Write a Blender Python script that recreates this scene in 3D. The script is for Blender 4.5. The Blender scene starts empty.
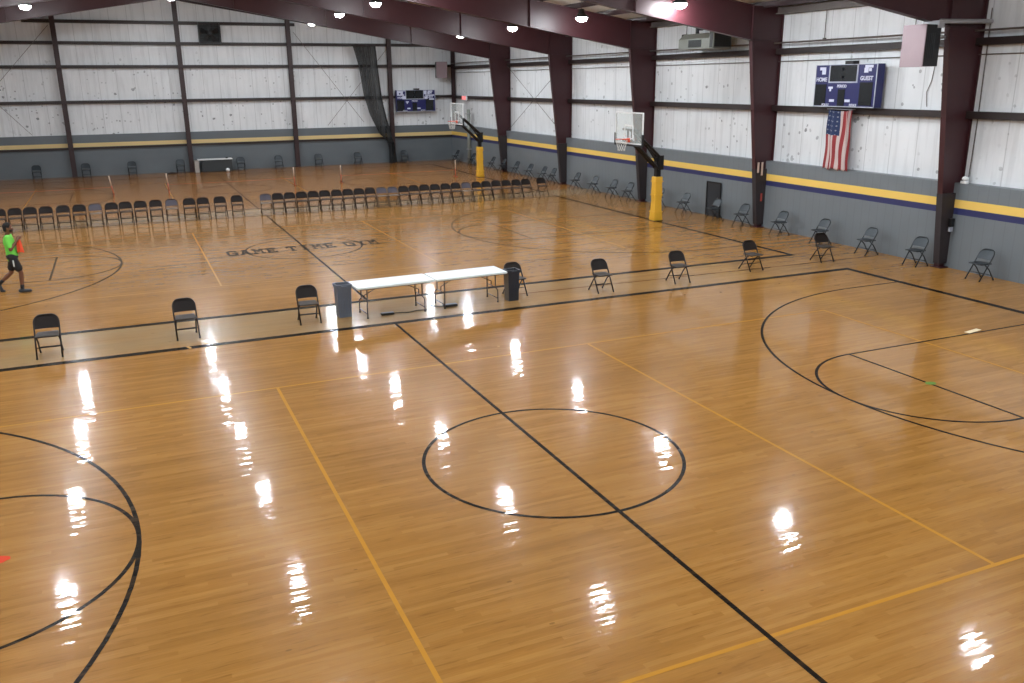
import bpy, bmesh, math, random
from math import sin, cos, pi, radians, hypot
from mathutils import Vector, Matrix
random.seed(7)
S = bpy.context.scene
COL = S.collection

# ------------------------------------------------------------------ helpers
def link(o):
    COL.objects.link(o)
    return o

class MB:
    """collects geometry for ONE mesh object"""
    def __init__(s):
        s.bm = bmesh.new()
    def face(s, vs, mi=0):
        try:
            f = s.bm.faces.new(vs)
            f.material_index = mi
            return f
        except ValueError:
            return None
    def box(s, x0, x1, y0, y1, z0, z1, mi=0, M=None, bev=0):
        P = [(x0,y0,z0),(x1,y0,z0),(x1,y1,z0),(x0,y1,z0),(x0,y0,z1),(x1,y0,z1),(x1,y1,z1),(x0,y1,z1)]
        vs = [s.bm.verts.new(M @ Vector(p) if M else p) for p in P]
        fs = [s.face([vs[i] for i in q], mi) for q in ((0,3,2,1),(4,5,6,7),(0,1,5,4),(1,2,6,5),(2,3,7,6),(3,0,4,7))]
        if bev:
            es = list({e for f in fs for e in f.edges})
            r = bmesh.ops.bevel(s.bm, geom=es, offset=bev, segments=2, affect='EDGES', profile=.5)
            for f in r['faces']: f.material_index = mi
        return s
    def tube(s, pts, r, n=8, mi=0, closed=False, cap=True):
        pts = [Vector(p) for p in pts]
        k = len(pts)
        rs = r if isinstance(r, (list, tuple)) else [r]*k
        rings = []
        up = None
        for i, p in enumerate(pts):
            if closed: t = (pts[(i+1) % k] - pts[i-1])
            elif i == 0: t = pts[1]-pts[0]
            elif i == k-1: t = pts[-1]-pts[-2]
            else: t = (pts[i+1]-pts[i]).normalized() + (pts[i]-pts[i-1]).normalized()
            if t.length < 1e-9: t = Vector((0,0,1))
            t.normalize()
            if up is None:
                a = Vector((0,0,1)) if abs(t.z) < .9 else Vector((1,0,0))
                up = (a - t*a.dot(t)).normalized()
            else:
                up = (up - t*up.dot(t))
                up.normalize()
            b = t.cross(up)
            rings.append([s.bm.verts.new(p + (up*cos(2*pi*j/n) + b*sin(2*pi*j/n))*rs[i]) for j in range(n)])
        m = k if closed else k-1
        for i in range(m):
            A, B = rings[i], rings[(i+1) % k]
            for j in range(n):
                s.face([A[j], A[(j+1) % n], B[(j+1) % n], B[j]], mi)
        if cap and not closed:
            s.face(rings[0][::-1], mi); s.face(rings[-1], mi)
        return s
    def lathe(s, prof, n=24, mi=0, M=None, cap=(True, True)):
        rings = []
        for r, z in prof:
            rings.append([s.bm.verts.new((M @ Vector((r*cos(2*pi*j/n), r*sin(2*pi*j/n), z))) if M else (r*cos(2*pi*j/n), r*sin(2*pi*j/n), z)) for j in range(n)])
        for A, B in zip(rings, rings[1:]):
            for j in range(n):
                s.face([A[j], A[(j+1) % n], B[(j+1) % n], B[j]], mi)
        if cap[0]: s.face(rings[0][::-1], mi)
        if cap[1]: s.face(rings[-1], mi)
        return s
    def prism(s, poly, d, mi=0, M=None):
        """poly: 2D outline in XZ, extruded along Y over d=(y0,y1)"""
        f = lambda p, y: (M @ Vector((p[0], y, p[1]))) if M else (p[0], y, p[1])
        a = [s.bm.verts.new(f(p, d[0])) for p in poly]
        b = [s.bm.verts.new(f(p, d[1])) for p in poly]
        n = len(poly)
        s.face(a, mi); s.face(b[::-1], mi)
        for i in range(n):
            s.face([a[i], b[i], b[(i+1) % n], a[(i+1) % n]], mi)
        return s
    def plate(s, poly, z0, z1, mi=0, M=None):
        """poly in XY extruded in z"""
        f = lambda p, z: (M @ Vector((p[0], p[1], z))) if M else (p[0], p[1], z)
        a = [s.bm.verts.new(f(p, z0)) for p in poly]
        b = [s.bm.verts.new(f(p, z1)) for p in poly]
        n = len(poly)
        s.face(a[::-1], mi); s.face(b, mi)
        for i in range(n):
            s.face([a[i], a[(i+1) % n], b[(i+1) % n], b[i]], mi)
        return s
    def quad(s, P, mi=0):
        return s.face([s.bm.verts.new(p) for p in P], mi)
    def build(s, name, mats, parent=None, smooth=False, fix=True):
        if fix:
            bmesh.ops.recalc_face_normals(s.bm, faces=s.bm.faces)
        me = bpy.data.meshes.new(name)
        s.bm.to_mesh(me); s.bm.free()
        if not isinstance(mats, (list, tuple)): mats = [mats]
        for m in mats: me.materials.append(m)
        if smooth:
            for p in me.polygons: p.use_smooth = True
        o = bpy.data.objects.new(name, me)
        link(o)
        if parent: o.parent = parent
        return o

def smooth_angle(o, deg=40):
    me = o.data
    for p in me.polygons: p.use_smooth = True
    bm = bmesh.new(); bm.from_mesh(me)
    for e in bm.edges:
        if len(e.link_faces) == 2:
            e.smooth = e.calc_face_angle(0) < radians(deg)
    bm.to_mesh(me); bm.free()

def tag(o, label, cat, group=None, kind=None):
    o['label'] = label
    if cat: o['category'] = cat
    if group: o['group'] = group
    if kind: o['kind'] = kind
    return o
def struct(o):
    o['kind'] = 'structure'
    return o
def thing(name, label, cat, loc=(0,0,0), rz=0, group=None):
    o = bpy.data.objects.new(name, None)
    o.empty_display_size = .1
    link(o)
    o.location = loc; o.rotation_euler = (0, 0, rz)
    return tag(o, label, cat, group)
def dup(root, loc, rz, label, group=None, scale=None):
    r = root.copy(); link(r); r.location = loc; r.rotation_euler = (0, 0, rz)
    r['label'] = label
    if group: r['group'] = group
    if scale: r.scale = scale
    for ch in list(root.children):
        c = ch.copy(); link(c); c.parent = r
        for g in list(ch.children):
            d = g.copy(); link(d); d.parent = c
    return r
ORD = ['first','second','third','fourth','fifth','sixth','seventh','eighth','ninth','tenth','eleventh','twelfth','thirteenth',
       'fourteenth','fifteenth','sixteenth','seventeenth','eighteenth','nineteenth','twentieth','twenty-first','twenty-second',
       'twenty-third','twenty-fourth','twenty-fifth']

# ------------------------------------------------------------------ materials
def newmat(name):
    m = bpy.data.materials.new(name); m.use_nodes = True
    nt = m.node_tree
    return m, nt, nt.nodes['Principled BSDF']
def N(nt, t, **kw):
    n = nt.nodes.new(t)
    for k, v in kw.items(): setattr(n, k, v)
    return n
def rgb(h):
    c = [int(h[i:i+2], 16)/255 for i in (0, 2, 4)]
    return tuple([(x/12.92 if x <= .04045 else ((x+.055)/1.055)**2.4) for x in c] + [1])
def mathn(nt, op, a, b=None, clamp=False):
    n = N(nt, 'ShaderNodeMath', operation=op); n.use_clamp = clamp
    for i, v in enumerate((a, b)):
        if v is None: continue
        if isinstance(v, (int, float)): n.inputs[i].default_value = v
        else: nt.links.new(v, n.inputs[i])
    return n.outputs[0]
def mixc(nt, f, a, b, blend='MIX'):
    n = N(nt, 'ShaderNodeMix', data_type='RGBA', blend_type=blend)
    for i, v in ((0, f), (6, a), (7, b)):
        if isinstance(v, (int, float)): n.inputs[i].default_value = v
        elif isinstance(v, tuple): n.inputs[i].default_value = v
        else: nt.links.new(v, n.inputs[i])
    return n.outputs[2]
def ramp(nt, f, stops):
    n = N(nt, 'ShaderNodeValToRGB')
    e = n.color_ramp.elements
    while len(e) < len(stops): e.new(.5)
    for k, (p, c) in enumerate(stops):
        e[k].position = p; e[k].color = c if isinstance(c, tuple) else (c, c, c, 1)
    nt.links.new(f, n.inputs[0])
    return n.outputs[0]
def coords(nt, scale=(1,1,1), loc=(0,0,0)):
    g = N(nt, 'ShaderNodeNewGeometry')
    mp = N(nt, 'ShaderNodeMapping')
    mp.inputs['Scale'].default_value = scale
    mp.inputs['Location'].default_value = loc
    nt.links.new(g.outputs['Position'], mp.inputs[0])
    return mp.outputs[0]
def ocoords(nt, scale=(1,1,1)):
    g = N(nt, 'ShaderNodeTexCoord')
    mp = N(nt, 'ShaderNodeMapping')
    mp.inputs['Scale'].default_value = scale
    nt.links.new(g.outputs['Object'], mp.inputs[0])
    return mp.outputs[0]
def noise(nt, vec, scale, detail=3, rough=.5):
    n = N(nt, 'ShaderNodeTexNoise')
    n.inputs['Scale'].default_value = scale; n.inputs['Detail'].default_value = detail
    n.inputs['Roughness'].default_value = rough
    nt.links.new(vec, n.inputs['Vector'])
    return n.outputs['Fac']

def simple(name, col, rough=.5, metal=0, var=.12, scale=9, spec=.5, trans=0):
    m, nt, b = newmat(name)
    c = rgb(col) if isinstance(col, str) else tuple(col)+(1,)
    f = noise(nt, ocoords(nt), scale, 3)
    lo = tuple(x*(1-var) for x in c[:3])+(1,); hi = tuple(min(1, x*(1+var)) for x in c[:3])+(1,)
    nt.links.new(mixc(nt, f, lo, hi), b.inputs['Base Color'])
    b.inputs['Roughness'].default_value = rough
    b.inputs['Metallic'].default_value = metal
    b.inputs['Specular IOR Level'].default_value = spec
    if trans: b.inputs['Transmission Weight'].default_value = trans
    return m

def emis(name, col, st):
    m, nt, b = newmat(name)
    b.inputs['Base Color'].default_value = col + (1,)
    b.inputs['Emission Color'].default_value = col + (1,)
    b.inputs['Emission Strength'].default_value = st
    return m

# --- wood floor: planks run along X
def floor_tilt(nt, amount):
    """boards lie almost flat, a few are cupped a little: random slope per short board length, dense around zero"""
    g = N(nt, 'ShaderNodeNewGeometry'); sp = N(nt, 'ShaderNodeSeparateXYZ')
    nt.links.new(g.outputs['Position'], sp.inputs[0])
    row = mathn(nt, 'FLOOR', mathn(nt, 'DIVIDE', sp.outputs[1], .028))
    wn = N(nt, 'ShaderNodeTexWhiteNoise', noise_dimensions='1D'); nt.links.new(row, wn.inputs['W'])
    seg = mathn(nt, 'FLOOR', mathn(nt, 'ADD', mathn(nt, 'DIVIDE', sp.outputs[0], .22), mathn(nt, 'MULTIPLY', wn.outputs[0], 11)))
    cb = N(nt, 'ShaderNodeCombineXYZ'); nt.links.new(row, cb.inputs[0]); nt.links.new(seg, cb.inputs[1])
    w2 = N(nt, 'ShaderNodeTexWhiteNoise', noise_dimensions='2D'); nt.links.new(cb.outputs[0], w2.inputs['Vector'])
    sc = N(nt, 'ShaderNodeSeparateColor'); nt.links.new(w2.outputs['Color'], sc.inputs[0])
    d = mathn(nt, 'MULTIPLY', mathn(nt, 'SUBTRACT', sc.outputs[0], .5), 2)
    d3 = mathn(nt, 'MULTIPLY', d, mathn(nt, 'MULTIPLY', d, mathn(nt, 'ABSOLUTE', d)))
    c = noise(nt, coords(nt, (.8, 7, 1), (3, 9, 0)), 1, 3)
    ty = mathn(nt, 'ADD', mathn(nt, 'MULTIPLY', d3, amount), mathn(nt, 'MULTIPLY', mathn(nt, 'SUBTRACT', c, .5), amount*.20))
    tx = mathn(nt, 'MULTIPLY', mathn(nt, 'SUBTRACT', sc.outputs[1], .5), amount*.08)
    cc = N(nt, 'ShaderNodeCombineXYZ')
    nt.links.new(tx, cc.inputs[0]); nt.links.new(ty, cc.inputs[1]); cc.inputs[2].default_value = 1
    nm = N(nt, 'ShaderNodeVectorMath', operation='NORMALIZE')
    nt.links.new(cc.outputs[0], nm.inputs[0])
    return nm.outputs[0]
FLOOR_ROUGH = .055
TILT = .034
def varnish(nt, b, coat=.40, spec=.045):
    t = floor_tilt(nt, TILT)
    nt.links.new(t, b.inputs['Normal']); nt.links.new(t, b.inputs['Coat Normal'])
    b.inputs['Roughness'].default_value = .26
    b.inputs['Specular IOR Level'].default_value = spec
    b.inputs['Coat Weight'].default_value = coat
    b.inputs['Coat Roughness'].default_value = FLOOR_ROUGH
def wood_floor():
    m, nt, b = newmat('maple_floor')
    g = N(nt, 'ShaderNodeNewGeometry'); sp = N(nt, 'ShaderNodeSeparateXYZ')
    nt.links.new(g.outputs['Position'], sp.inputs[0])
    X, Y = sp.outputs[0], sp.outputs[1]
    pi_ = mathn(nt, 'FLOOR', mathn(nt, 'DIVIDE', Y, .062))
    wn = N(nt, 'ShaderNodeTexWhiteNoise', noise_dimensions='1D'); nt.links.new(pi_, wn.inputs['W'])
    seg = mathn(nt, 'FLOOR', mathn(nt, 'ADD', mathn(nt, 'DIVIDE', X, 1.3), mathn(nt, 'MULTIPLY', wn.outputs[0], 17)))
    cb = N(nt, 'ShaderNodeCombineXYZ'); nt.links.new(pi_, cb.inputs[0]); nt.links.new(seg, cb.inputs[1])
    w2 = N(nt, 'ShaderNodeTexWhiteNoise', noise_dimensions='2D'); nt.links.new(cb.outputs[0], w2.inputs['Vector'])
    base = ramp(nt, w2.outputs[0], [(0, rgb('926730')), (.35, rgb('976c34')), (.7, rgb('9b7038')), (1, rgb('a1763d'))])
    # broader streaks of darker boards
    st = noise(nt, coords(nt, (.28, 3.4, 1)), 1, 4, .65)
    base = mixc(nt, 1, base, ramp(nt, st, [(.3, (.87, .84, .79, 1)), (.5, (.98, .98, .98, 1)), (.72, (1.06, 1.05, 1.03, 1))]), 'MULTIPLY')
    bl = noise(nt, coords(nt, (.22, .3, 1), (5, 2, 0)), 1, 3)
    base = mixc(nt, 1, base, ramp(nt, bl, [(.3, (.88, .86, .82, 1)), (.7, (1.08, 1.07, 1.05, 1))]), 'MULTIPLY')
    # grain
    gr = noise(nt, coords(nt, (3, 60, 1)), 1, 3, .6)
    base = mixc(nt, 1, base, ramp(nt, gr, [(.3, (.90, .88, .85, 1)), (.7, (1.05, 1.05, 1.04, 1))]), 'MULTIPLY')
    fl = noise(nt, coords(nt, (2.6, 26, 1), (2, 2, 0)), 1, 2, .5)
    base = mixc(nt, 1, base, ramp(nt, fl, [(.60, (1, 1, 1, 1)), (.72, (.78, .74, .68, 1))]), 'MULTIPLY')
    # worn dusty strip between the two courts
    inb = mathn(nt, 'MULTIPLY', mathn(nt, 'GREATER_THAN', Y, 7.95), mathn(nt, 'LESS_THAN', Y, 10.02))
    dust = noise(nt, coords(nt, (.35, .9, 1)), 1, 3)
    fade = mathn(nt, 'SUBTRACT', 1, mathn(nt, 'MULTIPLY', mathn(nt, 'ADD', X, 1), .055), True)
    dm = mathn(nt, 'MULTIPLY', mathn(nt, 'MULTIPLY', inb, fade), mathn(nt, 'ADD', dust, .1), True)
    base = mixc(nt, dm, base, rgb('8f7b5a'))
    inc = mathn(nt, 'MULTIPLY', mathn(nt, 'GREATER_THAN', Y, 26.0), mathn(nt, 'LESS_THAN', Y, 28.1))
    base = mixc(nt, mathn(nt, 'MULTIPLY', inc, .45), base, rgb('9a8768'))
    far = mathn(nt, 'GREATER_THAN', Y, 28.1)
    base = mixc(nt, mathn(nt, 'MULTIPLY', far, .35), base, rgb('94592c'))
    # tiny dark specks
    vo = N(nt, 'ShaderNodeTexVoronoi'); vo.inputs['Scale'].default_value = 1.1
    nt.links.new(coords(nt, (1, 2.2, 1)), vo.inputs['Vector'])
    spk = mathn(nt, 'MULTIPLY', mathn(nt, 'LESS_THAN', vo.outputs['Distance'], .035), .45)
    base = mixc(nt, spk, base, rgb('4a3018'))
    nt.links.new(base, b.inputs['Base Color'])
    varnish(nt, b)
    rg = noise(nt, coords(nt, (.5, 1.2, 1), (1, 7, 0)), 1, 3)
    rr = mathn(nt, 'ADD', mathn(nt, 'MULTIPLY', rg, .04), FLOOR_ROUGH-.02)
    rr = mathn(nt, 'ADD', rr, mathn(nt, 'MULTIPLY', dm, .12))
    nt.links.new(rr, b.inputs['Coat Roughness'])
    return m
def paint(name, col, wear=.12):
    m, nt, b = newmat(name)
    c = rgb(col)
    f = noise(nt, coords(nt, (1.2, 9, 1)), 1, 4, .6)
    nt.links.new(mixc(nt, mathn(nt, 'MULTIPLY', ramp(nt, f, [(.5, 0), (.8, 1)]), wear), c, rgb('9a713a')), b.inputs['Base Color'])
    varnish(nt, b, .13, .02)      # the paint is duller than the boards
    return m

M_floor = wood_floor()
M_pblack = paint('court_black', '17130f', .15)
M_pbrown = paint('court_brown', '5d3a1e', .5)
M_pyellow = paint('court_yellow', 'b17d2f', .5)
M_ppale = paint('court_pale_yellow', 'ac8045', .4)
M_pthin = paint('court_thin_black', '3a2a1a', .45)
M_pred = paint('court_red', 'c8442c', .1)
M_pgreen = paint('court_green', '5b7f3f', .5)
M_pwhite = paint('court_white', 'e2d2ae', .1)

def wall_white(name, axis):
    m, nt, b = newmat(name)
    g = N(nt, 'ShaderNodeNewGeometry'); sp = N(nt, 'ShaderNodeSeparateXYZ')
    nt.links.new(g.outputs['Position'], sp.inputs[0])
    U = sp.outputs[0] if axis == 'x' else sp.outputs[1]
    Z = sp.outputs[2]
    cb = N(nt, 'ShaderNodeCombineXYZ'); nt.links.new(U, cb.inputs[0]); nt.links.new(Z, cb.inputs[1])
    V = cb.outputs[0]
    def mp(sc, lo=(0,0,0)):
        n = N(nt, 'ShaderNodeMapping'); n.inputs['Scale'].default_value = sc; n.inputs['Location'].default_value = lo
        nt.links.new(V, n.inputs[0]); return n.outputs[0]
    base = mixc(nt, noise(nt, mp((.8, .8, 1)), 1, 4), rgb('cfd3d6'), rgb('e4e7ea'))
    # vertical creases of the insulation blanket
    cr = noise(nt, mp((5, .35, 1)), 1, 3)
    base = mixc(nt, ramp(nt, cr, [(.38, .16), (.5, 0), (.62, 0)]), base, rgb('8f9396'))
    seam = mathn(nt, 'LESS_THAN', mathn(nt, 'FRACT', mathn(nt, 'DIVIDE', U, .95)), .035)
    base = mixc(nt, mathn(nt, 'MULTIPLY', seam, .35), base, rgb('7d8083'))
    # ball marks
    low = mathn(nt, 'SUBTRACT', 1, mathn(nt, 'MULTIPLY', mathn(nt, 'SUBTRACT', Z, 5.2), .45), True)
    clu = ramp(nt, noise(nt, mp((.35, .5, 1), (4, 4, 0)), 1, 2), [(.42, .12), (.56, 1)])
    for sc, th, amt, lo in ((1.9, .13, .7, 0), (1.0, .09, .8, 7), (4.0, .20, .5, 3), (.7, .07, .6, 5)):
        vo = N(nt, 'ShaderNodeTexVoronoi'); vo.inputs['Scale'].default_value = sc
        nt.links.new(mp((1, 1, 1), (lo, lo*.7, 0)), vo.inputs['Vector'])
        sp2 = N(nt, 'ShaderNodeSeparateColor'); nt.links.new(vo.outputs['Color'], sp2.inputs[0])
        edge = mathn(nt, 'ADD', th, mathn(nt, 'MULTIPLY', mathn(nt, 'SUBTRACT', noise(nt, mp((9, 9, 1)), 1, 3), .5), .2))
        hit = mathn(nt, 'MULTIPLY', mathn(nt, 'LESS_THAN', vo.outputs['Distance'], edge), mathn(nt, 'GREATER_THAN', sp2.outputs[0], .55))
        hit = mathn(nt, 'MULTIPLY', mathn(nt, 'MULTIPLY', hit, low), mathn(nt, 'MULTIPLY', clu, amt))
        base = mixc(nt, hit, base, rgb('3f4549'))
    nt.links.new(base, b.inputs['Base Color'])
    bp = N(nt, 'ShaderNodeBump'); bp.inputs['Strength'].default_value = .5; bp.inputs['Distance'].default_value = .06
    nt.links.new(noise(nt, mp((4, .8, 1)), 1, 4), bp.inputs['Height'])
    nt.links.new(bp.outputs[0], b.inputs['Normal'])
    b.inputs['Roughness'].default_value = .42
    return m
M_wallx = wall_white('white_insulation_back', 'x')
M_wally = wall_white('white_insulation_side', 'y')

def wainscot(name, axis, navy):
    m, nt, b = newmat(name)
    g = N(nt, 'ShaderNodeNewGeometry'); sp = N(nt, 'ShaderNodeSeparateXYZ')
    nt.links.new(g.outputs['Position'], sp.inputs[0])
    Z = sp.outputs[2]; U = sp.outputs[0] if axis == 'x' else sp.outputs[1]
    base = mixc(nt, noise(nt, coords(nt, (.8, .8, .8)), 1, 4), rgb('666d72') if navy else rgb('565d62'), rgb('737a7f') if navy else rgb('626a6f'))
    rib = mathn(nt, 'LESS_THAN', mathn(nt, 'FRACT', mathn(nt, 'DIVIDE', U, .305)), .09)
    base = mixc(nt, mathn(nt, 'MULTIPLY', rib, .3), base, rgb('5c6267'))
    def band(z0, z1):
        return mathn(nt, 'MULTIPLY', mathn(nt, 'GREATER_THAN', Z, z0), mathn(nt, 'LESS_THAN', Z, z1))
    base = mixc(nt, band(1.665, 1.89), base, rgb('e6c163') if navy else rgb('d3b981'))
    if navy: base = mixc(nt, band(1.49, 1.665), base, rgb('2b2f5c'))
    nt.links.new(base, b.inputs['Base Color'])
    b.inputs['Roughness'].default_value = .45
    return m
M_wains_r = wainscot('grey_wainscot_side', 'y', True)
M_wains_b = wainscot('grey_wainscot_back', 'x', False)

M_maroon = simple('maroon_steel', '38171c', .45, 0, .15, 3)
M_maroon_dk = simple('dark_maroon_steel', '2a1416', .5, 0, .15, 3)
M_girt = simple('girt_steel', '211514', .5, 0, .15, 3)
M_wrap = simple('dark_column_wrap', '2c2629', .6, 0, .15, 4)
M_ceil = simple('ceiling_insulation', 'c9c3ba', .6, 0, .08, 1)
M_pipe = simple('grey_pipe', '9a9a9e', .4, .3, .1, 6)
M_rod = simple('brace_rod', '5c5450', .5, .3, .1, 6)
M_white = simple('white_plastic', 'e6e9ea', .38, 0, .03, 6)
M_tabletop = simple('white_table_top', 'd2dada', .35, 0, .04, 5)
M_tleg = simple('table_leg_steel', '3a2c22', .4, .5, .1, 10)
M_black = simple('black_steel', '141416', .4, .1, .1, 6)
M_blackpad = simple('black_foam', '18181a', .7, 0, .1, 6)
M_dkcloth = simple('dark_cloth', '1c1c20', .85, 0, .2, 10)
M_ypad = simple('yellow_vinyl_pad', 'd9a834', .4, 0, .1, 5)
M_orange = simple('orange_rim', 'd1431d', .4, 0, .08, 6)
M_net = simple('white_net', 'd9d9d5', .8, 0, .05, 10)
M_grey = simple('grey_sheet_metal', '8b9089', .45, .2, .12, 5)
M_dgrey = simple('dark_louvre', '2c3032', .5, .1, .1, 8)
M_bin = simple('blue_grey_bin', '59616e', .5, 0, .08, 5)
M_bin2 = simple('dark_navy_bin', '1f2530', .5, 0, .08, 5)
M_bin2l = simple('grey_bin_side', '6a6660', .5, 0, .08, 5)
M_pink = simple('pale_pink_front', '86757a', .6, 0, .05, 4)
M_blue = simple('scoreboard_blue', '141858', .4, 0, .08, 4)
M_led = simple('scoreboard_black', '14181c', .25, 0, .08, 4)
M_silver = simple('silver_trim', 'b3b8c6', .35, .3, .05, 4)
M_letter = simple('white_lettering', 'cdd2e6', .5, 0, .03, 4)
M_door = simple('dark_panel_paint', '23272c', .5, 0, .1, 4)
M_ckA_frame = simple('brown_chair_frame', '1c120c', .45, .3, .1, 12)
M_ckA_pad = simple('dark_brown_backrest', '150d0a', .6, 0, .15, 12, .25)
M_ckA_seat = simple('taupe_seat', '2f2721', .7, 0, .1, 12)
M_ckB_frame = simple('slate_chair_frame', '22282c', .4, .4, .1, 12)
M_ckB_pad = simple('slate_backrest', '2c343a', .45, .2, .1, 12)
M_ckB_seat = simple('slate_seat', '20262b', .4, .2, .1, 12)
M_ckC_frame = simple('grey_chair_frame', '4f463e', .4, .4, .1, 12)
M_ckC_pad = simple('greyblue_backrest', '3c3844', .5, 0, .1, 12)
M_ckC_seat = simple('beige_seat', '6d6459', .4, 0, .1, 12)
M_cap = simple('rubber_cap', '121212', .7, 0, .05, 12)
LAMP_STRENGTH = 400
M_lamp = emis('lamp_glow', (.90, .955, 1.0), LAMP_STRENGTH)
M_redglow = emis('red_sign_glow', (1.0, .25, .25), .7)
M_postred = simple('red_post', '94523c', .5, 0, .08, 8)
M_postwhite = simple('cream_post', 'b5a393', .5, 0, .05, 8)

# glass
M_glass, nt, b = newmat('backboard_glass')
b.inputs['Base Color'].default_value = (.80, .9, .9, 1)
b.inputs['Roughness'].default_value = .05
b.inputs['Alpha'].default_value = .22
M_glass.blend_method = 'BLEND' if hasattr(M_glass, 'blend_method') else M_glass.blend_method
# netting for the curtain: dark threads with see-through holes
M_curt, nt, b = newmat('black_netting')
f = noise(nt, coords(nt, (7, 1, .4)), 1, 2)
nt.links.new(ramp(nt, f, [(.35, (.012, .013, .014, 1)), (.7, (.06, .065, .068, 1))]), b.inputs['Base Color'])
b.inputs['Roughness'].default_value = .8
b.inputs['Alpha'].default_value = .86

# ------------------------------------------------------------------ building numbers
XR = 15.67      # face of grey wainscot, right
XM = 15.95      # white metal wall, right
XL = -19.4
YB = 46.88      # wainscot, back
YBM = 47.02
YF = -17.5
RX = -1.75      # ridge
SL = .170
zroof = lambda x: 7.42 + .155*((XM-RX) - abs(x-RX))   # roof flatter than the tapered rafters' lower edge
zbot = lambda x: 6.34 + SL*((14.67-RX) - abs(x-RX))
FR = [6.9, 14.7, 22.45, 30.0, 37.6]
FRX = [-16.2, -8.5, -.8]

# ------------------------------------------------------------------ floor with court markings
mb = MB()
mb.quad([(XL, YF, 0), (XM, YF, 0), (XM, YBM, 0), (XL, YBM, 0)], 0)
BK, BR, YE, PA, TH, RD, GN, WH = 1, 2, 3, 4, 5, 6, 7, 8
LAY = [0]
def lay(z):
    LAY[0] += 1
    return z+LAY[0]*1.2e-5      # paint layers never share one plane
def seg(x0, y0, x1, y1, w, mi, z=.0022):
    z = lay(z)
    dx, dy = x1-x0, y1-y0; L = hypot(dx, dy); nx, ny = -dy/L*w/2, dx/L*w/2
    n = max(1, int(L/4))
    for i in range(n):
        a, c = i/n, (i+1)/n
        mb.quad([(x0+dx*a-nx, y0+dy*a-ny, z), (x0+dx*c-nx, y0+dy*c-ny, z), (x0+dx*c+nx, y0+dy*c+ny, z), (x0+dx*a+nx, y0+dy*a+ny, z)], mi)
def arc(cx, cy, R, a0, a1, w, mi, z=.0022):
    z = lay(z)
    n = max(8, int(abs(a1-a0)/radians(3)))
    for i in range(n):
        p, q = a0+(a1-a0)*i/n, a0+(a1-a0)*(i+1)/n
        mb.quad([(cx+(R-w/2)*cos(p), cy+(R-w/2)*sin(p), z), (cx+(R+w/2)*cos(p), cy+(R+w/2)*sin(p), z),
                 (cx+(R+w/2)*cos(q), cy+(R+w/2)*sin(q), z), (cx+(R-w/2)*cos(q), cy+(R-w/2)*sin(q), z)], mi)
L = 13.065
def court(cy, hw, wn, wf, wb, wl, mi_l, LX=L, cross=True):
    y0, y1 = cy-hw, cy+hw
    seg(-LX-wb/2, y0, LX+wb/2, y0, wn, BK, .0026); seg(-LX-wb/2, y1, LX+wb/2, y1, wf, BK, .0026)
    for s in (-1, 1):
        seg(s*LX, y0, s*LX, y1, wb, BK, .0024)
        hx = s*(LX-1.6); fx = s*(LX-5.79)
        b0 = 0 if s < 0 else pi
        arc(hx, cy, 6.02, b0-pi/2, b0+pi/2, wl, mi_l)
        for t in (-1, 1):
            seg(hx, cy+t*6.02, s*(LX-.1), cy+t*6.02, wl, mi_l)
            seg(fx, cy+t*1.829, s*(LX-.1), cy+t*1.829, wl, mi_l)
        arc(fx, cy, 1.829, b0-pi/2, b0+pi/2, wl, mi_l)
        seg(fx, cy-1.829, fx, cy+1.829, wl, mi_l)
    arc(0, cy, 1.829, 0, 2*pi, wl, mi_l)
    seg(0, y0, 0, y1, wl*1.15, BK)
def volley(cy, mi, w):
    for y in (cy-4.62, cy+4.62): seg(-9.22, y, 9.22, y, w, mi, .0018)
    for x in (-9.22, -3.08, 3.08, 9.22): seg(x, cy-4.62, x, cy+4.62, w, mi, .0018)
court(0, 7.84, .19, .19, .19, .052, BK)
volley(0, YE, .05)
court(18.01, 7.91, .20, .10, .15, .055, TH)
volley(18.01, PA, .045)
court(36.05, 7.95, .10, .10, .14, .055, TH, 13.25)
volley(36.05, PA, .04)
seg(3.6, 9.12, 15.5, 8.85, .06, BR, .0020)
# red free-throw dot, green dot, tape marks
def blob(cx, cy, r, mi, sx=1, n=18):
    mb.face([mb.bm.verts.new((cx+sx*r*cos(2*pi*i/n)*(1+.12*sin(3*i)), cy+r*sin(2*pi*i/n)*(1+.1*cos(5*i)), .0050)) for i in range(n)], mi)
blob(-6.93, .09, .09, RD, 1.6); blob(7.3, -.05, .08, GN, 1.3); seg(10.55, 1.9, 11.0, 1.98, .12, WH, .0034)
seg(-4.33, 7.84, -4.27, 7.86, .19, PA, .0034); seg(1.36, 5.2, 1.40, 5.24, .05, PA, .0034)
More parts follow.
